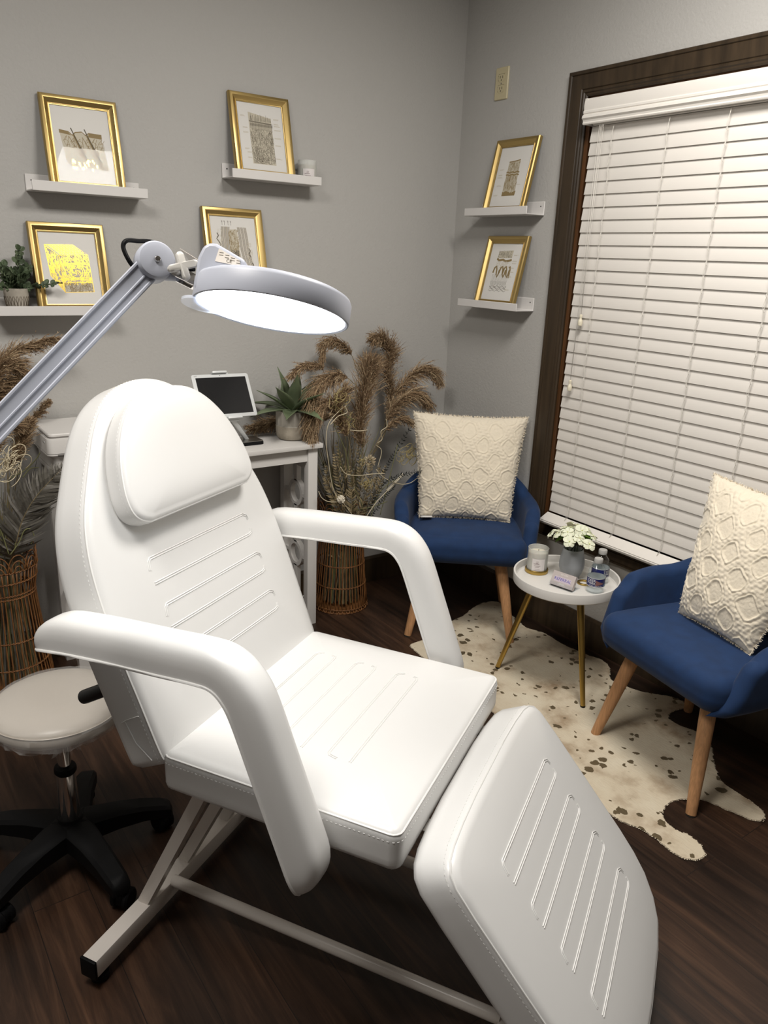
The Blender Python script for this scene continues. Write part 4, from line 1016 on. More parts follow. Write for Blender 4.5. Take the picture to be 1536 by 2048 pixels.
pr_ = thing('printer', 'white flat topped printer on the left end of the desk', 'printer', (-1.640, -.150, DZ+.0005))
mb = MB(); o2 = rounded_rect(-.200, -.135, .200, .125, .018, 5)
o1 = rounded_rect(-.180, -.118, .180, .120, .014, 5)
mb.loft([[(x*k, y*k2, z) for x, y in o1] for k, k2, z in ((.98, .98, 0), (1, 1, .006), (1.0, 1.0, .030), (1.05, 1.07, .052))]+[[(x, y, z) for x, y in o2] for z in (.060, .064)])
mb.build('printer_base', 'printer', pr_, ang=30)
mb = MB(); mb.loft([[(x*k, y*k, z) for x, y in o2] for k, z in ((1, .066), (1, .108), (.992, .114))]); mb.build('printer_body', 'printer', pr_, ang=30)
mb = MB(); o3 = rounded_rect(-.192, -.126, .192, .118, .014, 5); mb.loft([[(x*k, y*k, z) for x, y in o3] for k, z in ((.985, .1135), (.985, .118))]); mb.build('lid_gap', 'pdark', pr_, ang=30)
mb = MB(); mb.loft([[(x*k, y*k, z) for x, y in o3] for k, z in ((.99, .118), (1, .120), (1, .125), (.985, .128))]); mb.build('scanner_lid', 'printer', pr_, ang=30)
mb = MB(); mb.box((-.02, -.1352, .060), (.30, .003, .007)); mb.build('tray_slot', 'pdark', pr_, ang=0)
mb = MB(); mb.box((-.2003, -.095, .100), (.0012, .022, .004)); mb.build('lid_grip', 'tabw', pr_, ang=0)

# tablet in its holder
th_ = thing('tablet_stand', 'white clamp stand holding up the tablet on the desk', 'tablet stand', (-1.105, -.150, DZ+.0005))
tl_ = rad(-29)
TR = Matrix.Rotation(rad(4), 4, 'Z') @ Matrix.Rotation(tl_, 4, 'X') @ Matrix.Rotation(rad(1.5), 4, 'Y')
TC = V3((-1.182, -.150, .966))
def TP(x, y, z): return TC+(TR @ V3((x, y, z)))-V3((-1.105, -.150, DZ+.0005))
mb = MB(); bx = rounded_rect(-.062, -.045, .062, .045, .012, 4)
mb.loft([[(x*k, y*k, z) for x, y in bx] for k, z in ((1, 0), (1, .009), (.97, .013))]); mb.build('base', 'black', th_, ang=30)
mb = MB(); mb.loft([[(x*1.0, y, z) for x, y in rounded_rect(-.060, -.043, .060, .043, .011, 4)] for z in (.0131, .0145)]); mb.build('base_rim', 'steel', th_, ang=30)
p0 = V3((.012, .010, .014)); p1 = TP(.016, .012, -.090)
mb = MB(); dd = unit(p1-p0); mb.loft([[p+V3((x, y, 0)) for x, y in rounded_rect(-.010, -.006, .010, .006, .004, 3)] for p in (p0, p0+(p1-p0)*.5, p1)]); mb.build('neck', 'tabw', th_, ang=40)
mb = MB()
mb.loft([[TP(.010+x, .008+y, z) for x, y in rounded_rect(-.028, -.006, .028, .003, .003, 3)] for z in (-.098, .090)]); mb.build('back_plate', 'tabw', th_, ang=40)
for z, x0 in ((.0850, -.004), (-.0850, .016)):
    mb = MB(); mb.loft([[TP(x0+x, -.002+y, z+zz*(1 if z > 0 else -1)) for x, y in rounded_rect(-.030, -.014, .030, .012, .004, 3)] for zz in (0, .007)]); mb.build('clamp_jaw', 'tabw', th_, ang=40)
tb = thing('tablet', 'white framed tablet with dark blank screen on the desk stand', 'tablet', TC)
def TQ(x, y, z): return TR @ V3((x, y, z))
mb = MB(); mb.loft([[TQ(x*k, y, z*k) for x, z in rounded_rect(-.115, -.084, .115, .084, .008, 4)] for k, y in ((.97, .004), (1, .002), (1, -.003), (.985, -.0042))]); mb.build('case', 'tabw', tb, ang=40)
mb = MB(); mb.loft([[TQ(x, y, z) for x, z in rounded_rect(-.101, -.071, .101, .071, .001, 2)] for y in (-.0043, -.0047)]); mb.build('screen', 'screen', tb, ang=30)
mb = MB(); mb.cyl(TQ(-.002, -.0042, .0780), TQ(-.002, -.0047, .0780), .0014, n=12); mb.build('camera_hole', 'black', tb)
mb = MB()
for k, w in enumerate((.012, .007)): mb.box(TQ(-.106+w/2, -.0043, .0785-.002*k), (w, .0004, .0008))
mb.build('case_print', 'steel', tb, ang=0)

def leaf_blade(mb, base, dirn, L, w, droop, mi=0, n=9, fold=.25, twist=0.):
    base = V3(base); d = unit(dirn); side_ = unit(d.cross(V3((0, 0, 1)))) if abs(d.z) < .98 else V3((1, 0, 0))
    side_ = Matrix.Rotation(twist, 3, d) @ side_
    rows = []
    p = base.copy(); v = d.copy()
    for i in range(n+1):
        t = i/n; ww = w*(math.sin(PI*min(1, (t*.86+.14)))**.75)*(1-t**4)*.5+.0004
        up_ = unit(side_.cross(v))
        rows.append([p-side_*ww+up_*ww*fold, p-side_*ww*.5+up_*ww*fold*.35, p, p+side_*ww*.5+up_*ww*fold*.35, p+side_*ww+up_*ww*fold])
        v = unit(v+V3((0, 0, -droop/n))); p = p+v*(L/n)
    mb.grid(rows, mi)
ag = thing('agave_plant', 'green agave in a grey half fluted cement pot on the desk', 'potted plant', (-.898, -.150, DZ+.0005)); ag.scale = (1.13, 1.13, 1.13)
mb = MB(); nf = 64; rings = []
for r, z, fl in ((.042, 0, 0), (.050, .003, 0), (.055, .012, 0), (.0575, .030, 0), (.058, .049, 0), (.0575, .051, 1), (.058, .075, 1), (.0575, .098, 1), (.0565, .101, 0), (.0525, .101, 0), (.051, .090, 0), (.001, .090, 0)):
    rings.append([((r-fl*.0034*(.5-.5*math.cos(16*2*PI*j/128))**.6)*math.cos(2*PI*j/128), (r-fl*.0034*(.5-.5*math.cos(16*2*PI*j/128))**.6)*math.sin(2*PI*j/128), z) for j in range(128)])
mb.loft(rings[:5], 1, cap1=False); mb.loft(rings[4:], 0, cap0=False); po = mb.build('pot', ['concrete', 'concrete_lo'], ag, ang=28)
mb = MB(); mb.cyl((0, 0, .0905), (0, 0, .094), .050, n=32); mb.build('soil', 'soil', ag)
ra = random.Random(2)
for k in range(17):
    ring = 0 if k < 8 else (1 if k < 14 else 2)
    a = k*2.4+ra.uniform(-.15, .15); el = (rad(14), rad(42), rad(68))[ring]+ra.uniform(-.1, .1)
    L = (.165, .155, .145)[ring]*ra.uniform(.88, 1.10)
    mb = MB(); leaf_blade(mb, (.008*math.cos(a), .008*math.sin(a), .094), (math.cos(a)*math.cos(el), math.sin(a)*math.cos(el), math.sin(el)), L, .050, .42 if ring == 0 else .24, fold=.36)
    o = mb.build('leaf', 'agave', ag, ang=80, fix=False)
    md = o.modifiers.new('s', 'SOLIDIFY'); md.thickness = .0022

ec = thing('eucalyptus_plant', 'bushy green eucalyptus in a small whitewashed pot on the lower left ledge', 'potted plant', (-1.838, -.046, 1.2590))
mb = MB(); mb.lathe([(.025, 0), (.028, .002), (.036, .045), (.037, .064), (.036, .078), (.033, .078), (.032, .070), (.001, .070)], 40); pt = mb.build('pot', 'pot', ec, ang=40)
mb = MB()
for k in range(22):
    a = 2*PI*k/22
    for s in (-1, 1):
        mb.tube([((r+.0006)*math.cos(a+s*q), (r+.0006)*math.sin(a+s*q), z) for r, z, q in ((.0288, .008, .02), (.0312, .018, .11), (.0335, .032, .02), (.0355, .045, .10), (.0362, .054, .03))], .0007, 4)
mb.build('groove_pattern', 'potline', pt, ang=0)
re_ = random.Random(8)
for k in range(20):
    a = re_.uniform(0, 2*PI); el = re_.uniform(.15, 1.25); L = re_.uniform(.055, .105)
    dx, dy = math.cos(a)*math.cos(el), math.sin(a)*math.cos(el)*(.75 if math.sin(a) < 0 else .28)
    if k == 0: dx, dy, el, L = .98, -.5, .25, .125
    if k == 1: dx, dy, el, L = .15, -.1, 1.4, .155
    pts = [V3((0, 0, .072))+V3((dx*L*t, dy*L*t, math.sin(el)*L*t*(1.1-.25*t))) for t in (0, .25, .5, .75, 1)]
    mb = MB(); mb.tube(pts, .0009, 5, 1)
    for q in range(12):
        t = .2+.8*q/12; i = min(3, int(t*4)); p = pts[i]+(pts[i+1]-pts[i])*(t*4-i); v = unit(pts[i+1]-pts[i])
        s_ = unit(v.cross(V3((re_.uniform(-1, 1), re_.uniform(-1, 1), re_.uniform(-.3, 1)))))
        for sg in (-1, 1):
            d = unit(s_*sg+v*.5+V3((0, 0, re_.uniform(-.2, .3)))); nrm = unit(d.cross(v)+V3((0, 0, .3)))
            w = re_.uniform(.007, .0115); o_ = nrm.cross(d); c = p+d*w*.9
            mb.add([c+d*w*math.cos(2*PI*j/9)+o_*w*.8*math.sin(2*PI*j/9)+nrm*w*.18*math.cos(4*PI*j/9) for j in range(9)], [list(range(9))], 0 if re_.random() < .8 else 2)
    mb.build('sprig', ['euca', 'stem', 'euca2'], ec, ang=0, smooth=False, fix=False)

def candle(loc, rz, r, h, label, group=None, base=False):
    t = thing('candle_jar', label, 'candle', loc, rz, group)
    z0 = 0
    mb = MB(); mb.lathe([(r-.006, z0), (r-.001, z0+.002), (r, z0+.006), (r, z0+h-.001), (r-.0012, z0+h), (r-.0024, z0+h-.001), (r-.0028, z0+.007), (r-.006, z0+.005), (.001, z0+.005)], 48); mb.build('glass', 'candle_glass', t, ang=40)
    mb = MB(); mb.lathe([(.001, z0+.0052), (r-.0045, z0+.0054), (r-.0030, z0+.008), (r-.0030, z0+h*.80), (r-.004, z0+h*.805), (.01, z0+h*.80), (.001, z0+h*.80)], 48); mb.build('wax', 'wax', t, ang=40)
    mb = MB(); mb.cyl((0, 0, z0+h*.80), (.001, 0, z0+h*.80+.009), .0012, n=8); mb.build('wick', 'wick', t)
    mb = MB(); a0, a1 = rad(-90-36), rad(-90+36); zz0, zz1 = z0+h*.08, z0+h*.62
    for rr_, mi in ((r+.0004, 0),):
        mb.grid([[(rr_*math.cos(a0+(a1-a0)*i/12), rr_*math.sin(a0+(a1-a0)*i/12), z) for z in (zz0, zz1)] for i in range(13)], 0)
    def curve_line(x0, x1, z, hh): mb.grid([[((r+.0009)*math.cos(rad(-90)+x/r), (r+.0009)*math.sin(rad(-90)+x/r), q) for q in (z-hh, z+hh)] for x in [x0+(x1-x0)*i/6 for i in range(7)]], 1)
    H_ = zz1-zz0
    for x0, x1, f, hh in ((-.28, .05, .62, .022), (-.16, -.02, .70, .018), (-.25, .12, .47, .016), (-.20, .06, .36, .016), (-.20, .1, .22, .010), (-.26, .14, .10, .010), (-.15, .0, .80, .014)):
        curve_line(x0*r*1.6, x1*r*1.6, zz0+H_*f, hh*H_)
    mb.build('label', ['clabel', 'clabel_ink'], t, ang=60, fix=False)
    return t
candle((-.779, -.046, 1.7272), rad(-18), .036, .082, 'small clear candle jar on the ledge beside the grey skin print')

# ================================================================== BASKETS AND DRIED STEMS
def basket(loc, rz, label, rb_, rw, rt, zw, zt):
    t = thing('wicker_basket', label, 'basket', loc, rz)
    mb = MB(); n = 46; r0 = random.Random(int(abs(loc[0])*100))
    def rz_(z):
        if z < zw: q = z/zw; return rb_+(rw-rb_)*(q**.85)
        q = (z-zw)/(zt-zw); return rw+(rt-rw)*math.sin(q*PI/2)
    for k in range(n):
        a = 2*PI*k/n+r0.uniform(-.02, .02)
        mb.tube([(rz_(z)*math.cos(a+r0.uniform(-.012, .012)), rz_(z)*math.sin(a+r0.uniform(-.012, .012)), z) for z in (.006, .06, .12, .20, .28, zw, zw+.05, zt-.02)], .0024, 5)
        if k % 2 == 0:
            a2 = a+2*PI/n
            mb.tube([(rb_*math.cos(a+(a2-a)*q)*rr_, rb_*math.sin(a+(a2-a)*q)*rr_, z) for q, z, rr_ in ((0, .014, 1), (.15, .003, 1.01), (.85, .003, 1.01), (1, .014, 1))], .0022, 5)
    mb.build('stakes', 'wicker', t, ang=0)
    mb = MB()
    for z in (.003, .018, .115, .210, zw-.008, zw+.004, zw+.05, zt-.02):
        mb = MB()
        for ph in (0, PI):
            w = .0022 if z > .01 else .001
            mb.tube([((rz_(z)+w*math.cos(n/2*2*PI*j/160+ph))*math.cos(2*PI*j/160), (rz_(z)+w*math.cos(n/2*2*PI*j/160+ph))*math.sin(2*PI*j/160), max(.002, z)+.0018*math.sin(n/2*2*PI*j/160+ph)) for j in range(160)], .0018, 4, closed=True)
        mb.build('woven_band', 'wicker', t, ang=0)
    mb = MB()
    for k in range(12):
        for w, hh in ((.30, .060), (.21, .040), (.12, .022)):
            a = 2*PI*k/12
            mb.tube([(rz_(zt)*math.cos(a+w*math.cos(q*PI/10)), rz_(zt)*math.sin(a+w*math.cos(q*PI/10)), zt-.022+hh*math.sin(q*PI/10)) for q in range(11)], .0022, 5)
    mb.build('loop_rim', 'wicker', t, ang=0)
    mb = MB(); mb.cyl((0, 0, .004), (0, 0, .010), rb_-.004, n=32); mb.build('basket_base', 'wicker', t)
    return t
BRX, BRY = -.655, -.145
BLX, BLY = -1.990, -.150
basket((BRX, BRY, 0), 0, 'tall waisted wicker basket in the corner between desk and blue chair', .122, .092, .106, .345, .455)
basket((BLX, BLY, 0), .3, 'tall waisted wicker basket behind the stool, left of the desk', .128, .092, .108, .370, .480)

def plume(bq, path, L, n, seed, t0=.35, fan=.5, grav=.5, mats=('pam1', 'pam2', 'pam3', 'stalk')):
    r = random.Random(seed); P = [V3(p) for p in spline(path, 8)]; N = len(P); mb = MB()
    mb.tube(P, [.0022*(1-.7*i/N) for i in range(N)], 5, 3)
    for q in range(n):
        t = t0+(1-t0)*(q+r.random())/n; f = t*(N-1); i = min(N-2, int(f)); p = P[i]+(P[i+1]-P[i])*(f-i); T = unit(P[min(i+2, N-1)]-P[max(0, i-1)])
        u = (t-t0)/(1-t0); ll = L*(.35+.65*math.sin(PI*min(1, u*.75+.12)))*r.uniform(.55, 1.1)
        rd = V3((r.gauss(0, 1), r.gauss(0, 1), r.gauss(0, 1))); rd = unit(rd-T*rd.dot(T))
        d = unit(T*r.uniform(.6, 1.1)+rd*fan*r.uniform(.3, 1.2)); pts = [p]; v = d; k_ = 4
        for s in range(k_):
            v = unit(v+V3((0, 0, -grav/k_))+V3((r.gauss(0, .08), r.gauss(0, .08), r.gauss(0, .08)))); p = p+v*(ll/k_)
            if p.y > -.006: p.y = -.006
            pts.append(p)
        mi = r.choice((0, 0, 1, 1, 2)); nm = V3((r.gauss(0, 1), r.gauss(0, 1)-.8, r.gauss(0, 1)))
        mb.ribbon(pts, [.0013, .0021, .0020, .0014, .0004], nm, mi)
        for s in range(1, 4):
            for _ in range(2):
                vv = unit(unit(pts[s+1]-pts[s])+V3((r.gauss(0, .5), r.gauss(0, .5), r.gauss(0, .5)-.2)))
                w = .0021; o_ = unit(vv.cross(V3((r.gauss(0, 1), r.gauss(0, 1), r.gauss(0, 1))))); c = pts[s]; l2 = r.uniform(.006, .012)
                tip = c+vv*l2
                if tip.y < -.004: mb.add([c, c+vv*l2*.5+o_*w*.5, tip, c+vv*l2*.5-o_*w*.5], [[0, 1, 2, 3]], mi)
    return mb.build('pampas_plume', list(mats), bq, ang=0, smooth=False, fix=False)
def feather_leaf(bq, path, hw, n, seed, mats=('silver', 'silver2', 'stalk'), name='palm_leaf', facing=(0, -1, .3), sweep_=.9):
    r = random.Random(seed); P = [V3(p) for p in spline(path, 8)]; N = len(P); mb = MB()
    mb.tube(P, [.0026*(1-.7*i/N) for i in range(N)], 5, 2)
    for q in range(n):
        t = .12+.88*q/n; f = t*(N-1); i = min(N-2, int(f)); p = P[i]+(P[i+1]-P[i])*(f-i); T = unit(P[min(i+1, N-1)]-P[max(0, i-1)]); F_ = unit(V3(facing)); S = unit(T.cross(F_))
        w = hw*(math.sin(PI*min(1, .18+.80*t))**.7)
        for sg in (-1, 1):
            d = unit(S*sg+T*sweep_*r.uniform(.8, 1.2)+F_*r.uniform(-.15, .35)); l = w*1.35*r.uniform(.85, 1.1)
            pts = [p, p+d*l*.35+F_*.003, p+d*l*.7, p+d*l+T*l*.12-F_*.006]
            mb.ribbon(pts, [.0030, .0072, .0064, .0010], F_+S*sg*.5+V3((r.gauss(0, .2), 0, r.gauss(0, .2))), r.choice((0, 0, 1)))
    return mb.build(name, list(mats), bq, ang=0, smooth=False, fix=False)
def leafy(bq, path, n, size, seed, m='dark_leaf', name='dark_leaf_branch'):
    r = random.Random(seed); P = [V3(p) for p in spline(path, 8)]; N = len(P); mb = MB(); mb.tube(P, .0010, 4)
    for q in range(n):
        f = (.15+.85*q/n)*(N-1); i = min(N-2, int(f)); p = P[i]+(P[i+1]-P[i])*(f-i); T = unit(P[i+1]-P[i])
        for sg in (-1, 1):
            d = unit(T.cross(V3((r.gauss(0, .3), -1, r.gauss(0, .3))))*sg+T*.55); o_ = unit(d.cross(V3((r.gauss(0, .4), -1, r.gauss(0, .4)))))
            l = size*r.uniform(.7, 1.1); mb.add([p, p+d*l*.4+o_*l*.16, p+d*l, p+d*l*.4-o_*l*.16], [[0, 1, 2, 3]])
    return mb.build(name, m, bq, ang=0, smooth=False, fix=False)
def vine(bq, path, r_, m='vine', name='curly_vine', n=8):
    mb = MB(); mb.tube([V3(p) for p in spline(path, n)], r_, 6); return mb.build(name, m, bq, ang=0)
def curls(bq, c, R0, n, seed, m='vine2', r_=.0011, name='curl_cluster', flat=.6):
    r = random.Random(seed); mb = MB(); c = V3(c)
    for _ in range(n):
        p = c+V3((r.gauss(0, R0*.4), r.gauss(0, R0*.3), r.gauss(0, R0*.4))); a = r.uniform(0, 2*PI); rr_ = R0*r.uniform(.35, .95); pts = []
        ax = unit((r.gauss(0, .6), -1, r.gauss(0, .6))); ux = unit(ax.orthogonal()); uy = ax.cross(ux); sp = r.uniform(2.5, 6.5)
        for k in range(22):
            t = k/21; q = p+(ux*math.cos(a+sp*t)+uy*math.sin(a+sp*t)*flat)*rr_*(1-.5*t)+ax*R0*.5*(t-.5)
            if q.y > -.008: q.y = -.008
            pts.append(q)
        mb.tube(pts, r_, 4)
    return mb.build(name, m, bq, ang=0)
def blades(bq, base, n, seed, spread, zr, lean=(0, 0), m=('olive', 'stalk', 'silver')):
    r = random.Random(seed); mb = MB(); bx, by, bz = base
    for _ in range(n):
        a = r.uniform(0, 2*PI); r0 = .085*math.sqrt(r.random()); p0_ = V3((bx+r0*math.cos(a), by+r0*math.sin(a), .03)); p1_ = V3((bx+.07*math.cos(a)*r.random(), by+.07*math.sin(a)*r.random(), bz))
        z2 = bz+r.uniform(*zr); sp = spread*(z2-bz)/zr[1]; p2_ = V3((p1_.x+math.cos(a)*sp*r.random()+lean[0], min(-.012, p1_.y+math.sin(a)*sp*.6*r.random()+lean[1]), z2))
        pts = spline([p0_, p1_, (p1_+p2_)*.5+V3((0, 0, .02)), p2_], 4); w = r.uniform(.0018, .0064); N = len(pts)
        mb.ribbon(pts, [w*(1-.85*max(0, i/N-.45)/.55) for i in range(N)], (r.gauss(0, 1), -1, r.gauss(0, .3)), r.choice((0, 1, 1, 2)))
    o = mb.build('grass_blades', list(m), bq, ang=0, smooth=False, fix=False); o['kind'] = 'stuff'; return o

bqR = thing('dried_bouquet', 'dried pampas plumes, curly vines and dark leaf sprays beside the blue chair', 'dried bouquet', (0, 0, 0))
bqL = thing('dried_bouquet', 'dried bouquet with a silver palm leaf behind the stool at the left edge', 'dried bouquet', (0, 0, 0))
def root(bx, by, p, k):
    """the stem below the first visible point: from the basket floor up through its mouth"""
    a = k*2.39; return [(bx+.055*math.cos(a), by+.055*math.sin(a), .03), (bx+.045*math.cos(a+.3), by+.045*math.sin(a+.3), .40)]
for k, (pp, L, n, t0, fan, gv) in enumerate(DATA['plR']):
    plume(bqR, root(BRX, BRY, pp[0], k)+pp, L*1.2, int(n*1.7), 20+k, t0, fan, gv)
for k, (pp, L, n, t0, fan, gv) in enumerate(DATA['plL']):
    plume(bqL, root(BLX, BLY, pp[0], k)+pp, L*1.2, int(n*1.7), 60+k, t0, fan, gv)
blades(bqR, (BRX, BRY, .43), 300, 5, .20, (.05, .38)); blades(bqL, (BLX, BLY, .45), 90, 6, .2, (.05, .36))
for k, pp in enumerate(DATA['pfR']): feather_leaf(bqR, root(BRX, BRY, pp[0], k+3)+pp, .030, 40, 80+k, ('stalk', 'silver', 'stalk'))
for k, pp in enumerate(DATA['pfL']): feather_leaf(bqL, root(BLX, BLY, pp[0], k+3)[1:]+pp, .075, 64, 90+k)
for k, pp in enumerate(DATA['dkR']): leafy(bqR, root(BRX, BRY, pp[0], k+5)[1:]+pp, 30, .019, 100+k)
for k, pp in enumerate(DATA['vnR']): vine(bqR, pp, .0017)
for k, pp in enumerate(DATA['ygR']): vine(bqR, pp, .0016, 'olive', 'green_vine')
for k, pp in enumerate(DATA['vnL']): vine(bqL, pp, .0017, 'olive', 'green_vine')
for k, (c, R0, n) in enumerate(DATA['crR']): curls(bqR, c, R0, n, 30+k, 'vine2')
for k, (c, R0, n) in enumerate(DATA['crL']): curls(bqL, c, R0, n, 40+k, 'vine', .0014)
# ivory sola ball and rod, fuzzy seed head
c, r_ = DATA['ball']; mb = MB(); rb = random.Random(1)
mb.sphere(c, r_*.85, 10)
for k in range(70):
    d = unit((rb.gauss(0, 1), rb.gauss(0, 1), rb.gauss(0, 1))); mb.sphere(V3(c)+d*r_*.9, r_*.2, 4)
mb.build('sola_ball', 'sola', bqR, ang=0)
mb = MB(); a, b = [V3(p) for p in DATA['rod']]
for k in range(17):
    p = a+(b-a)*k/16; d = unit(b-a); mb.tube([p-d*.0022, p-d*.0008, p+d*.0008, p+d*.0022], [.0045, .0068, .0068, .0045], 10)
mb.build('sola_rod', 'sola', bqR, ang=0)
c, r_ = DATA['yar']; mb = MB()
for k in range(260):
    d = unit((rb.gauss(0, 1), rb.gauss(0, 1), rb.gauss(0, 1)*1.1)); p = V3(c)+d*r_*rb.uniform(.7, 1); mb.ribbon([V3(c)+d*r_*.4, p], [.001, .0022], (rb.gauss(0, 1), -1, rb.gauss(0, 1)), rb.choice((0, 0, 1)))
mb.build('seed_head', ['vine', 'pam3'], bqR, ang=0, smooth=False, fix=False)

# ================================================================== BLUE CHAIRS
def make_chair(label):
    t = thing('armchair', label, 'chair', (0, 0, 0), 0, 'blue upholstered armchairs')
    poly = densify(rounded_rect(-.243, -.034, .243, .365, .060, 6), .05)
    c = Cushion(poly, .112, .040, .012, lambda a, b, h: V3((a*(1-.10*max(0, b-.1)/.3), b, .330+h)), rb=.045)
    mb = MB(); c.mesh(mb); mb.build('seat', 'blue', t, ang=0)
    plan = spline([(-.246, .030), (-.252, .11), (-.250, .20), (-.236, .285), (-.198, .345), (-.120, .378), (0, .388), (.120, .378), (.198, .345), (.236, .285), (.250, .20), (.252, .11), (.246, .030)], 6)
    pl = [np.array(p[:2]) for p in plan]; N = len(pl); L = [0]
    for i in range(1, N): L.append(L[-1]+np.linalg.norm(pl[i]-pl[i-1]))
    T_ = L[-1]; rings = []
    def ringat(i, off, kf):
        p = pl[i]; tt = pl[min(i+1, N-1)]-pl[max(i-1, 0)]; tt = tt/np.linalg.norm(tt); nr = np.array([-tt[1], tt[0]])
        if nr @ (np.array([0, .15])-p) < 0: nr = -nr        # towards the seat
        s = L[i]/T_; u = min(s, 1-s)*2
        zt = .535+.015*min(1, u/.35)+(.120)*(0.5-.5*math.cos(PI*min(1, max(0, (u-.42)/.45))))-.035*max(0, 1-u/.10)**2; hth = .029*kf
        fw = max(0, 1-u/.30); ring = []
        def pt(o, z):
            hf = (z-.36)/.20; q = p+tt*off-nr*(.020*max(0, min(1.6, hf)))
            if z < .36: q = q+nr*(.36-z)*1.1
            q = q+np.array([0, 1.])*(.075*fw*max(-.3, min(1.15, hf)))
            q = q+nr*o
            return (q[0], q[1], z)
        for z in (.330, .40, .46): ring.append(pt(hth*(.9 if z < .35 else 1), z if z > .35 else .345))
        ring.append(pt(hth, zt-.030))
        for k in range(1, 8): a = PI*k/8; ring.append(pt(hth*math.cos(a), zt-.029+.029*math.sin(a)*kf))
        ring.append(pt(-hth, zt-.030))
        for z in (.46, .40, .365, .335): ring.append(pt(-hth, z))
        ring.append(pt(-hth*.2, .322))
        return ring
    for k in range(8):
        a = PI/2*k/8; rings.append(ringat(0, -.028*math.cos(a), max(.05, math.sin(a))))
    for i in range(N): rings.append(ringat(i, 0, 1))
    for k in range(7, -1, -1):
        a = PI/2*k/8; rings.append(ringat(N-1, .028*math.cos(a), max(.05, math.sin(a))))
    mb = MB(); mb.loft(rings); mb.build('backrest_shell', 'blue', t, ang=0)
    for sx_, fx, fy, tx, ty in ((1, .210, 0, .146, .068), (-1, .210, 0, .146, .068), (1, .203, .402, .148, .335), (-1, .203, .402, .148, .335)):
        a = V3((sx_*tx, ty, .345)); b = V3((sx_*fx, fy, .003)); mb = MB()
        mb.tube([a, a+(b-a)*.25, a+(b-a)*.6, b], [.0225, .0222, .0195, .0150], 24); lg = mb.build('leg', 'beech', t, ang=50)
        mb = MB(); mb.cyl(b-V3((0, 0, .003)), b+V3((0, 0, .001)), .0148, n=20); mb.build('foot_pad', 'footpad', lg)
    for s in (1, -1):
        mb = MB(); a = V3((s*.150, .062, .318)); b = V3((-s*.150, .340, .318)); d = unit(b-a); o_ = V3((-d.y, d.x, 0)); 
        prof = [(-.0, -.028), (.15, .006), (.85, .006), (1., -.028)]; up_ = .024
        mb.loft([[a+(b-a)*f+o_*.012*q+V3((0, 0, z)) for q, z in ((-1, zb), (1, zb), (1, up_), (-1, up_))] for f, zb in prof]); mb.build('cross_rail', 'beech', t, ang=25)
    return t
ch1 = make_chair('blue velvet armchair in the corner between bouquet and window')
ch1.location = (-.420, -.689, 0); ch1.rotation_euler = (0, 0, rad(-39.5))
ch2 = copy_tree(ch1); ch2['label'] = 'blue velvet armchair under the blind, standing on the hide rug'
ch2.location = (-.505, -1.648, .0); ch2.rotation_euler = (0, 0, rad(-100.66))

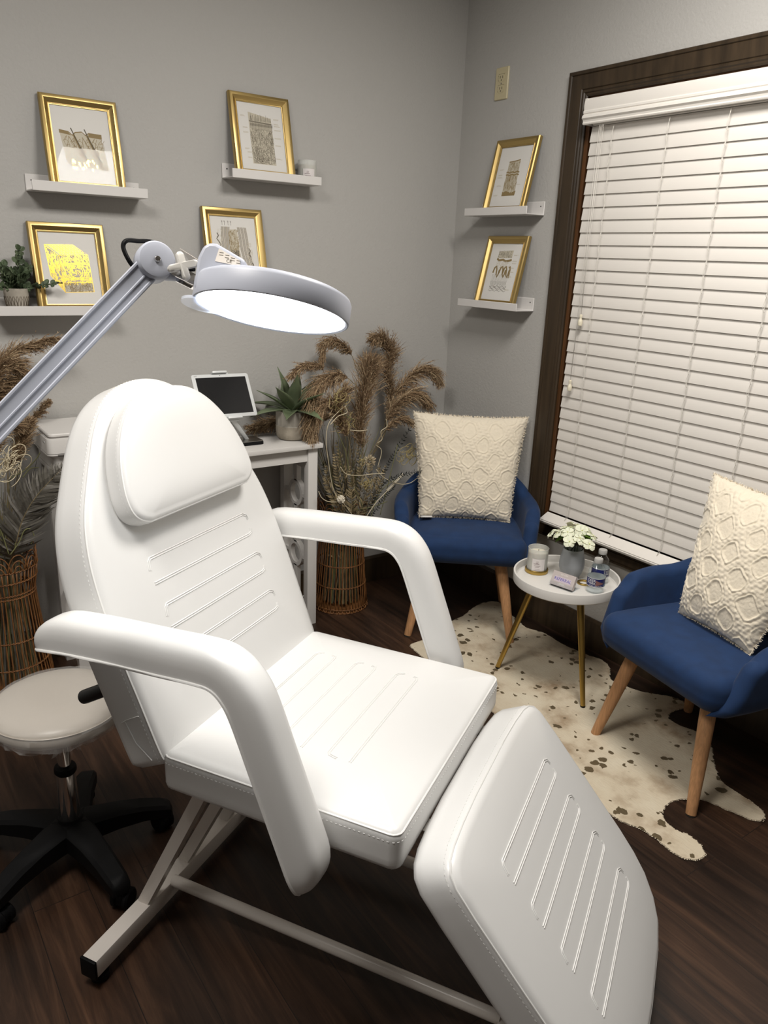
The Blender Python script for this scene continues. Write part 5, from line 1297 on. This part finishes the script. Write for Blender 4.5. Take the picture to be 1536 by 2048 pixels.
# plush pillows
def make_pillow(name, label, wb, wt, hh, th_, seed, tagon):
    rp = np.random.RandomState(seed); n = 150
    U_, V_ = np.meshgrid(np.linspace(-1, 1, n), np.linspace(-1, 1, n), indexing='ij')
    prof = (np.clip(1-np.abs(U_)**2.6, 0, 1)*np.clip(1-np.abs(V_)**2.6, 0, 1))**.55
    bow = .045
    X = U_*(1-bow*(1-V_**2)); Y = V_*(1-bow*(1-U_**2))
    half_w = (wb+(wt-wb)*(Y+1)/2)
    px, pz = X*half_w, (Y+1)/2*hh
    # ogee lattice ridges, two soft cords with bobbles
    fx, fz = px/.108, pz/.122
    def lattice(fx, fz):
        best = np.full(fx.shape, 9.)
        for ox, oz in ((0, 0), (.5, .5)):
            cx = np.round(fx-ox)+ox; cz = np.round(fz-oz)+oz
            dx, dz = np.abs(fx-cx), np.abs(fz-cz)
            d = np.sqrt((dx/.5)**2+(dz/.5)**2)*.5+.5*((dx+dz)/.52)*.5
            best = np.minimum(best, d)
        return best
    wob = sum(a*np.sin(px*k1+pz*k2+ph) for a, k1, k2, ph in ((.05, 61, 23, 1.), (.05, -37, 71, 2.), (.04, 113, -57, .4), (.04, 90, 120, 3.)))
    dl = lattice(fx+wob*.35, fz+wob[::-1]*.35)
    s = np.clip((dl-.36)/.16, 0, 1)
    ridge = np.exp(-((dl-.415)/.032)**2)*.75+np.clip((dl-.455)/.07, 0, 1)*.55
    bob = sum(np.sin(px*k1+pz*k2+ph) for k1, k2, ph in ((310, 120, 0), (-160, 330, 1.3), (420, -240, 2.2), (90, 510, .7)))/4
    fuzz = rp.randn(n, n); fuzz = (fuzz+np.roll(fuzz, 1, 0)+np.roll(fuzz, 1, 1)+np.roll(np.roll(fuzz, 1, 0), 1, 1))/4
    rough = s*bob*.0022+fuzz*.0007
    mb = MB(); edge = np.clip((1-np.maximum(np.abs(U_), np.abs(V_)))/.06, 0, 1)
    for sg in (-1, 1):
        dep = th_*prof+(ridge*.0075+rough)*edge
        ex = np.sign(U_)*(1-edge)*bob*.003; ez = np.sign(V_)*(1-edge)*np.roll(bob, 7, 0)*.003
        P = np.stack([px+ex, sg*dep+(1-edge)*bob*.0015*sg*0, pz+ez], -1)
        mb.grid([list(map(tuple, r)) for r in P])
    # fluffy corners and edges
    rr_ = random.Random(seed)
    for _ in range(1500):
        q = rr_.random(); side_ = rr_.choice((0, 1, 2, 3)); u, v = ((-1, 2*q-1), (1, 2*q-1), (2*q-1, -1), (2*q-1, 1))[side_]
        x = u*(1-bow*(1-v*v)); y = v*(1-bow*(1-u*u)); w = wb+(wt-wb)*(y+1)/2; p = V3((x*w, 0, (y+1)/2*hh)); d = unit(V3((u*abs(u)**3, rr_.gauss(0, .8), v*abs(v)**3))+V3((rr_.gauss(0, .35), 0, rr_.gauss(0, .35))))
        l = rr_.uniform(.004, .009); mb.ribbon([p-d*.002, p+d*l*.6, p+d*l+V3((rr_.gauss(0, .002), rr_.gauss(0, .002), rr_.gauss(0, .002)))], [.0022, .0018, .0006], (rr_.gauss(0, 1), -1, rr_.gauss(0, 1)))
    root_ = thing(name, label, 'pillow', (0, 0, 0), 0, 'cream plush pillows')
    mb.build('cover', 'pillow', root_, ang=0)
    if tagon:
        mb = MB(); x0 = -wb*.97
        mb.grid([[(x0+.047*i/4, -.008-.020*j-.002*math.sin(i), .006-.0035*j+.0006*i) for j in range(3)] for i in range(5)], 0)
        o = mb.build('care_tag', 'tag', root_, ang=0, fix=False); md = o.modifiers.new('s', 'SOLIDIFY'); md.thickness = .0006
    return root_
def seat_pillow(chair, p, x, y, z, lean, rz=0., ry=0.):
    Mx = Matrix.Translation(chair.location) @ chair.rotation_euler.to_matrix().to_4x4() @ Matrix.Translation((x, y, z)) @ Matrix.Rotation(rz, 4, 'Z') @ Matrix.Rotation(-lean, 4, 'X') @ Matrix.Rotation(ry, 4, 'Y')
    p.matrix_world = Mx; p.location, q, s = Mx.decompose(); p.rotation_euler = q.to_euler()
pi1 = make_pillow('pillow', 'cream plush pillow with a white care tag on the corner chair', .186, .236, .435, .062, 3, True)
seat_pillow(ch1, pi1, -.005, .200, .452, rad(17))
pi2 = make_pillow('pillow', 'cream plush pillow on the blue chair under the blind', .140, .226, .440, .066, 7, False)
seat_pillow(ch2, pi2, .020, .180, .452, rad(18), rad(-2))

# ================================================================== SIDE TABLE
TX, TY = -.313, -1.115
TZ = .393
tt_ = thing('side_table', 'round white tray table on three brass legs between the blue chairs', 'side table', (TX, TY, .006))
zb_ = TZ-.006
mb = MB(); RT = .188
mb.lathe([(.001, zb_-.008), (RT-.012, zb_-.008), (RT-.004, zb_-.007), (RT-.001, zb_-.004), (RT, zb_+.028), (RT-.001, zb_+.0300), (RT-.004, zb_+.0305), (RT-.007, zb_+.0295), (RT-.008, zb_+.004), (RT-.012, zb_), (.001, zb_)], 96)
mb.build('tray_top', 'tray', tt_, ang=40)
for fx, fy in ((-.450, -.953), (-.380, -1.312), (-.104, -1.072)):
    d = unit((fx-TX, fy-TY, 0)); a = V3((d.x*.105, d.y*.105, zb_-.008)); b = V3((fx-TX, fy-TY, .004)); mb = MB()
    mb.tube([a, b], [.0130, .0085], 24); lg = mb.build('leg', 'brass', tt_)
    mb = MB(); mb.cyl(b-V3((0, 0, .004)), b+V3((0, 0, .001)), .0088, n=18); mb.build('foot_cap', 'black', lg)
cs = thing('candle_coaster', 'round gold coaster under the table candle', 'coaster', (-.336, -.992, TZ+.0003))
mb = MB(); mb.lathe([(.001, 0), (.041, 0), (.0425, .002), (.0425, .013), (.041, .0155), (.0395, .0150), (.0385, .005), (.001, .005)], 56); mb.build('coaster_dish', 'brass', cs, ang=40)
candle((-.336, -.992, TZ+.0058), rad(-40), .0378, .090, 'milky glass candle standing on a gold coaster on the side table')
va = thing('vase', 'frosted grey glass vase on the side table', 'vase', (-.264, -1.092, TZ+.0003))
mb = MB(); mb.lathe([(.001, 0), (.024, 0), (.028, .002), (.038, .018), (.0445, .040), (.0455, .055), (.043, .078), (.0375, .100), (.0350, .110), (.0340, .1105), (.0335, .109), (.041, .076), (.0432, .055), (.042, .040), (.036, .020), (.026, .006), (.001, .006)], 56); mb.build('vase_body', 'frost', va, ang=50)
fl = thing('flower_bouquet', 'white hydrangea flowers with green leaves in the grey vase', 'flowers', (-.264, -1.092, TZ+.006))
rf = random.Random(5); heads = []
for k in range(17):
    a = k*2.4; q = math.sqrt((k+.4)/17); heads.append(V3((.086*q*math.cos(a)-.008, .086*q*math.sin(a), .182-.036*q*q+rf.uniform(-.010, .010))))
for k in range(6):
    mb = MB(); a = k*1.05; hd_ = heads[k*2]; mb.tube([(.014*math.cos(a), .014*math.sin(a), .002), (.018*math.cos(a+.4), .018*math.sin(a+.4), .08), hd_-V3((0, 0, .01))], .0019, 6); mb.build('stem', 'stem', fl)
for k, c in enumerate(heads):
    up_ = unit(V3((c.x*7, c.y*7, .6))+V3((rf.gauss(0, .2), rf.gauss(0, .2), 0))); ux = unit(up_.orthogonal()); uy = up_.cross(ux); mb = MB(); a0 = rf.random()*2
    for j in range(5 if k % 3 else 4):
        a = a0+j*2*PI/(5 if k % 3 else 4); d = ux*math.cos(a)+uy*math.sin(a); s_ = up_.cross(d); rows = []; l = .0245*rf.uniform(.85, 1.15)
        for i in range(6):
            t = i/5; w = l*.62*math.sin(PI*min(1, .12+.80*t))**.8; p = c+d*(l*t)+up_*(.006*t-.011*t*t+rf.uniform(-.001, .001)); rows.append([p+s_*w*q+up_*(.004*q*q*(1-t)+.0016*math.sin(9*q+j)) for q in (-1, -.5, 0, .5, 1)])
        mb.grid(rows, 0)
    mb.sphere(c+up_*.002, .003, 5, 1)
    mb.build('flower', ['petal', 'petal2'], fl, ang=0, fix=False)
for k in range(9):
    a = k*2.1+.5; mb = MB(); leaf_blade(mb, (.03*math.cos(a), .03*math.sin(a), .138+.014*(k % 3)), (math.cos(a), math.sin(a), .25 if k % 2 else -.3), .050, .034, .5, n=7, fold=.25); mb.build('leaf', 'leafg', fl, ang=0, fix=False)
gr = thing('gold_ring', 'small flat gold ring lying behind the card holder', 'ring', (-.268, -1.160, TZ+.0003))
mb = MB(); mb.lathe([(.0165, 0), (.0240, 0), (.0250, .0015), (.0250, .004), (.0240, .0052), (.0165, .0052), (.0155, .004), (.0155, .0015), (.0165, 0)], 48, cap0=False, cap1=False); mb.build('ring_band', 'brass', gr, ang=40)
# card holder with a stack of referral cards
cd = thing('card_holder', 'clear holder with mauve referral cards at the front of the table', 'card holder', (-.374, -1.150, TZ+.0003), math.atan2(-.97, .20))
tilt = Matrix.Rotation(rad(-28), 4, 'X')
mb = MB()
def cbx(mb, x0, x1, y0, y1, z0, z1, mi=0, T_=tilt, ty=0.):
    mb.add([T_ @ V3((x, y, z))+V3((0, ty, 0.004)) for x in (x0, x1) for y in (y0, y1) for z in (z0, z1)], [[0, 1, 3, 2], [4, 6, 7, 5], [0, 4, 5, 1], [2, 3, 7, 6], [0, 2, 6, 4], [1, 5, 7, 3]], mi)
cbx(mb, -.047, .047, .0085, .0105, 0, .040); cbx(mb, -.047, .047, -.0115, -.0095, 0, .012); cbx(mb, -.047, .047, -.0115, .0105, -.002, .0)
mb.box((0, .022, .001), (.094, .050, .002)); mb.build('holder', 'acrylic', cd, ang=0, smooth=False)
cc_ = thing('referral_card', 'mauve referral card stack lettered in blue in the clear holder', 'card', cd.location, cd.rotation_euler.z)
mb = MB(); cbx(mb, -.0445, .0445, -.0085, .0070, .0005, .0505); mb.build('card_stack', 'card', cc_, ang=0, smooth=False)
mb = MB(); cbx(mb, -.032, .032, -.0088, -.0085, .015, .034); mb.build('card_panel', 'card2', cc_, ang=0, smooth=False)
for nm, body, size, z, m_, x in (('card_title', 'REFERRAL', .0150, .0245, 'card_blue', 0), ('card_heading', 'GO ON!', .0075, .0425, 'card_white', 0)):
    vs, fs = text_geo(body, size); mb = MB(); mb.add([tilt @ V3((v.x+x, -.0091, v.y+z))+V3((0, 0, .004)) for v in vs], fs); mb.build(nm, m_, cc_, ang=0, smooth=False, fix=False)
mb = MB()
for k, w in enumerate((.020, .028)): cbx(mb, -w/2, w/2, -.0089, -.0086, .0095-.003*k, .0108-.003*k)
mb.build('card_small_print', 'card_white', cc_, ang=0, smooth=False)
# water bottles
def make_bottle(label):
    t = thing('water_bottle', label, 'bottle', (0, 0, 0), 0, 'small water bottles')
    r = .0310
    mb = MB(); prof = [(.001, .003), (.012, .004), (.020, .001), (.026, .0), (.0295, .004), (r, .010), (r-.0008, .014), (r, .018), (r-.0008, .022), (r-.001, .026), (r-.001, .060), (r, .062), (r-.0006, .066), (r, .070), (r-.001, .074), (.0285, .082), (.0235, .092), (.0165, .101), (.0135, .106), (.0128, .110), (.0128, .114), (.001, .114)]
    mb.lathe(prof, 48); mb.build('bottle_body', 'water', t, ang=60)
    mb = MB(); nb = 40
    mb.lathe([(.0118, .1085), (.0148, .1085), (.0152, .110), (.0150, .1225), (.0138, .1245), (.001, .1248)], nb); mb.build('cap', 'cap', t, ang=40)
    rl = r+.0002; mb = MB(); n = 60
    def band(z0, z1, a0, a1, mi, dr=0.):
        mb.grid([[((rl+dr)*math.cos(a0+(a1-a0)*i/n), (rl+dr)*math.sin(a0+(a1-a0)*i/n), z) for z in (z0, z1)] for i in range(n+1)], mi)
    band(.0270, .0590, 0, 2*PI, 0); band(.0270, .0285, 0, 2*PI, 2, .0002); band(.0575, .0590, 0, 2*PI, 2, .0002)
    mb.grid([[((r-.0003)*math.cos(2*PI*i/n), (r-.0003)*math.sin(2*PI*i/n), z) for z in (.0272, .0588)] for i in range(n+1)], 4)
    for k in range(7):
        a = rad(-84+7*k); band(.033+.001*k, .052-.0015*k, a, a+rad(6), 3, .0002)
    for k in range(10):
        a = rad(-25+9*k); band(.031, .036+.0022*(k % 5), a, a+rad(8.4), 1, .0002)
    lb_ = mb.build('label', ['label_blue', 'label_lt', 'label_white', 'label_red', 'label_back'], t, ang=0, fix=False)
    for nm, body, size, z in (('label_lettering', 'DEER', .0125, .0500), ('label_lettering', 'PARK', .0125, .0400), ('label_lettering', 'NATURAL SPRING WATER', .0040, .0315)):
        vs, fs = text_geo(body, size); q = rl+.0005; sh = -.012 if size > .01 else .002; mb = MB()
        mb.add([(q*math.cos(rad(-90)+(v.x+sh)/q), q*math.sin(rad(-90)+(v.x+sh)/q), v.y+z) for v in vs], fs); mb.build(nm, 'label_white', lb_, ang=0, smooth=False, fix=False)
    return t
b1 = make_bottle('front water bottle with blue label at the tray rim'); b1.location = (-.290, -1.228, TZ+.0003); b1.rotation_euler = (0, 0, rad(-58))
b2 = copy_tree(b1); b2['label'] = 'water bottle standing behind the front bottle'; b2.location = (-.208, -1.178, TZ+.0003); b2.rotation_euler = (0, 0, rad(20))

# ================================================================== HIDE RUG
poly = DATA['rug']
pts = [tuple(p[:2]) for p in spline(poly, 5, True)]
rg = random.Random(9); q = densify(pts, .008); q = [(x+rg.gauss(0, .0012), y+rg.gauss(0, .0012)) for x, y in q]
bm = bmesh.new(); vs = [bm.verts.new((x, y, 0)) for x, y in q]; f = bm.faces.new(vs)
ex = bmesh.ops.extrude_face_region(bm, geom=[f]); top = [v for v in ex['geom'] if isinstance(v, bmesh.types.BMVert)]
for v in top: v.co.z = .0045
bmesh.ops.triangulate(bm, faces=[f for f in bm.faces if len(f.verts) > 4]); bmesh.ops.recalc_face_normals(bm, faces=bm.faces)
me = bpy.data.meshes.new('cowhide_rug'); bm.to_mesh(me); bm.free(); me.materials.append(M['hide'])
rug = bpy.data.objects.new('cowhide_rug', me); COL.objects.link(rug)
tag(rug, 'cream cowhide rug with brown flecks under the table and chairs', 'rug', loc=(0, 0, .0005))
mb = MB(); n_ = len(q)
for i in range(n_):
    a, b = V3((*q[i-1], 0)), V3((*q[(i+1) % n_], 0)); t = unit(b-a); o_ = V3((t.y, -t.x, 0))
    for _ in range(3):
        p = V3((*q[i], .003))+t*rg.gauss(0, .004)-o_*.003; d = unit(o_+t*rg.gauss(0, .6)); l = rg.uniform(.004, .012)
        mb.ribbon([p, p+d*l*.6+V3((0, 0, .001)), p+d*l-V3((0, 0, .0015))], [.0018, .0014, .0004], (rg.gauss(0, .3), rg.gauss(0, .3), 1))
fu = mb.build('fur_edge', 'hidefur', rug, ang=0, smooth=False, fix=False); fu['kind'] = 'stuff'

# ================================================================== LIGHT AND CAMERA
def area(name, loc, sx_, sy_, e, col=(1, 1, 1), rot=(0, 0, 0), spread=180):
    l = bpy.data.lights.new(name, 'AREA'); l.shape = 'RECTANGLE'; l.size = sx_; l.size_y = sy_; l.energy = e; l.color = col; l.spread = rad(spread)
    o = bpy.data.objects.new(name, l); COL.objects.link(o); o.location = loc; o.rotation_euler = rot; return o
for i, (x, y, e_) in enumerate(LIGHTS):
    area('ceiling_panel_light', (x, y, H-.004), .6, .6, e_, (1., .955, .895))
w = bpy.data.worlds.new('world'); SC.world = w; w.use_nodes = True
w.node_tree.nodes['Background'].inputs['Color'].default_value = (.5, .5, .55, 1); w.node_tree.nodes['Background'].inputs['Strength'].default_value = .02
cam_d = bpy.data.cameras.new('camera'); co = bpy.data.objects.new('camera', cam_d); COL.objects.link(co)
cam_d.sensor_fit = 'VERTICAL'; cam_d.sensor_height = 36; cam_d.lens = CAMF/2048*36; cam_d.clip_start = .02
RX = Matrix(CAMR)      # rows: right, down, forward
right, down, fwd = RX[0], RX[1], RX[2]
co.matrix_world = Matrix.Translation(CAMC) @ Matrix((right, -V3(down), -V3(fwd))).transposed().to_4x4()
SC.camera = co
SC.view_settings.view_transform = 'Standard'; SC.view_settings.look = 'None'; SC.view_settings.gamma = 1; SC.view_settings.use_curve_mapping = False
SC.view_settings.exposure = EXPO
SC.cycles.use_denoising = True
SC.cycles.max_bounces = 10; SC.cycles.diffuse_bounces = 4; SC.cycles.glossy_bounces = 4; SC.cycles.transmission_bounces = 8; SC.cycles.transparent_max_bounces = 10
SC.cycles.sample_clamp_indirect = 6; SC.cycles.caustics_reflective = False; SC.cycles.caustics_refractive = False
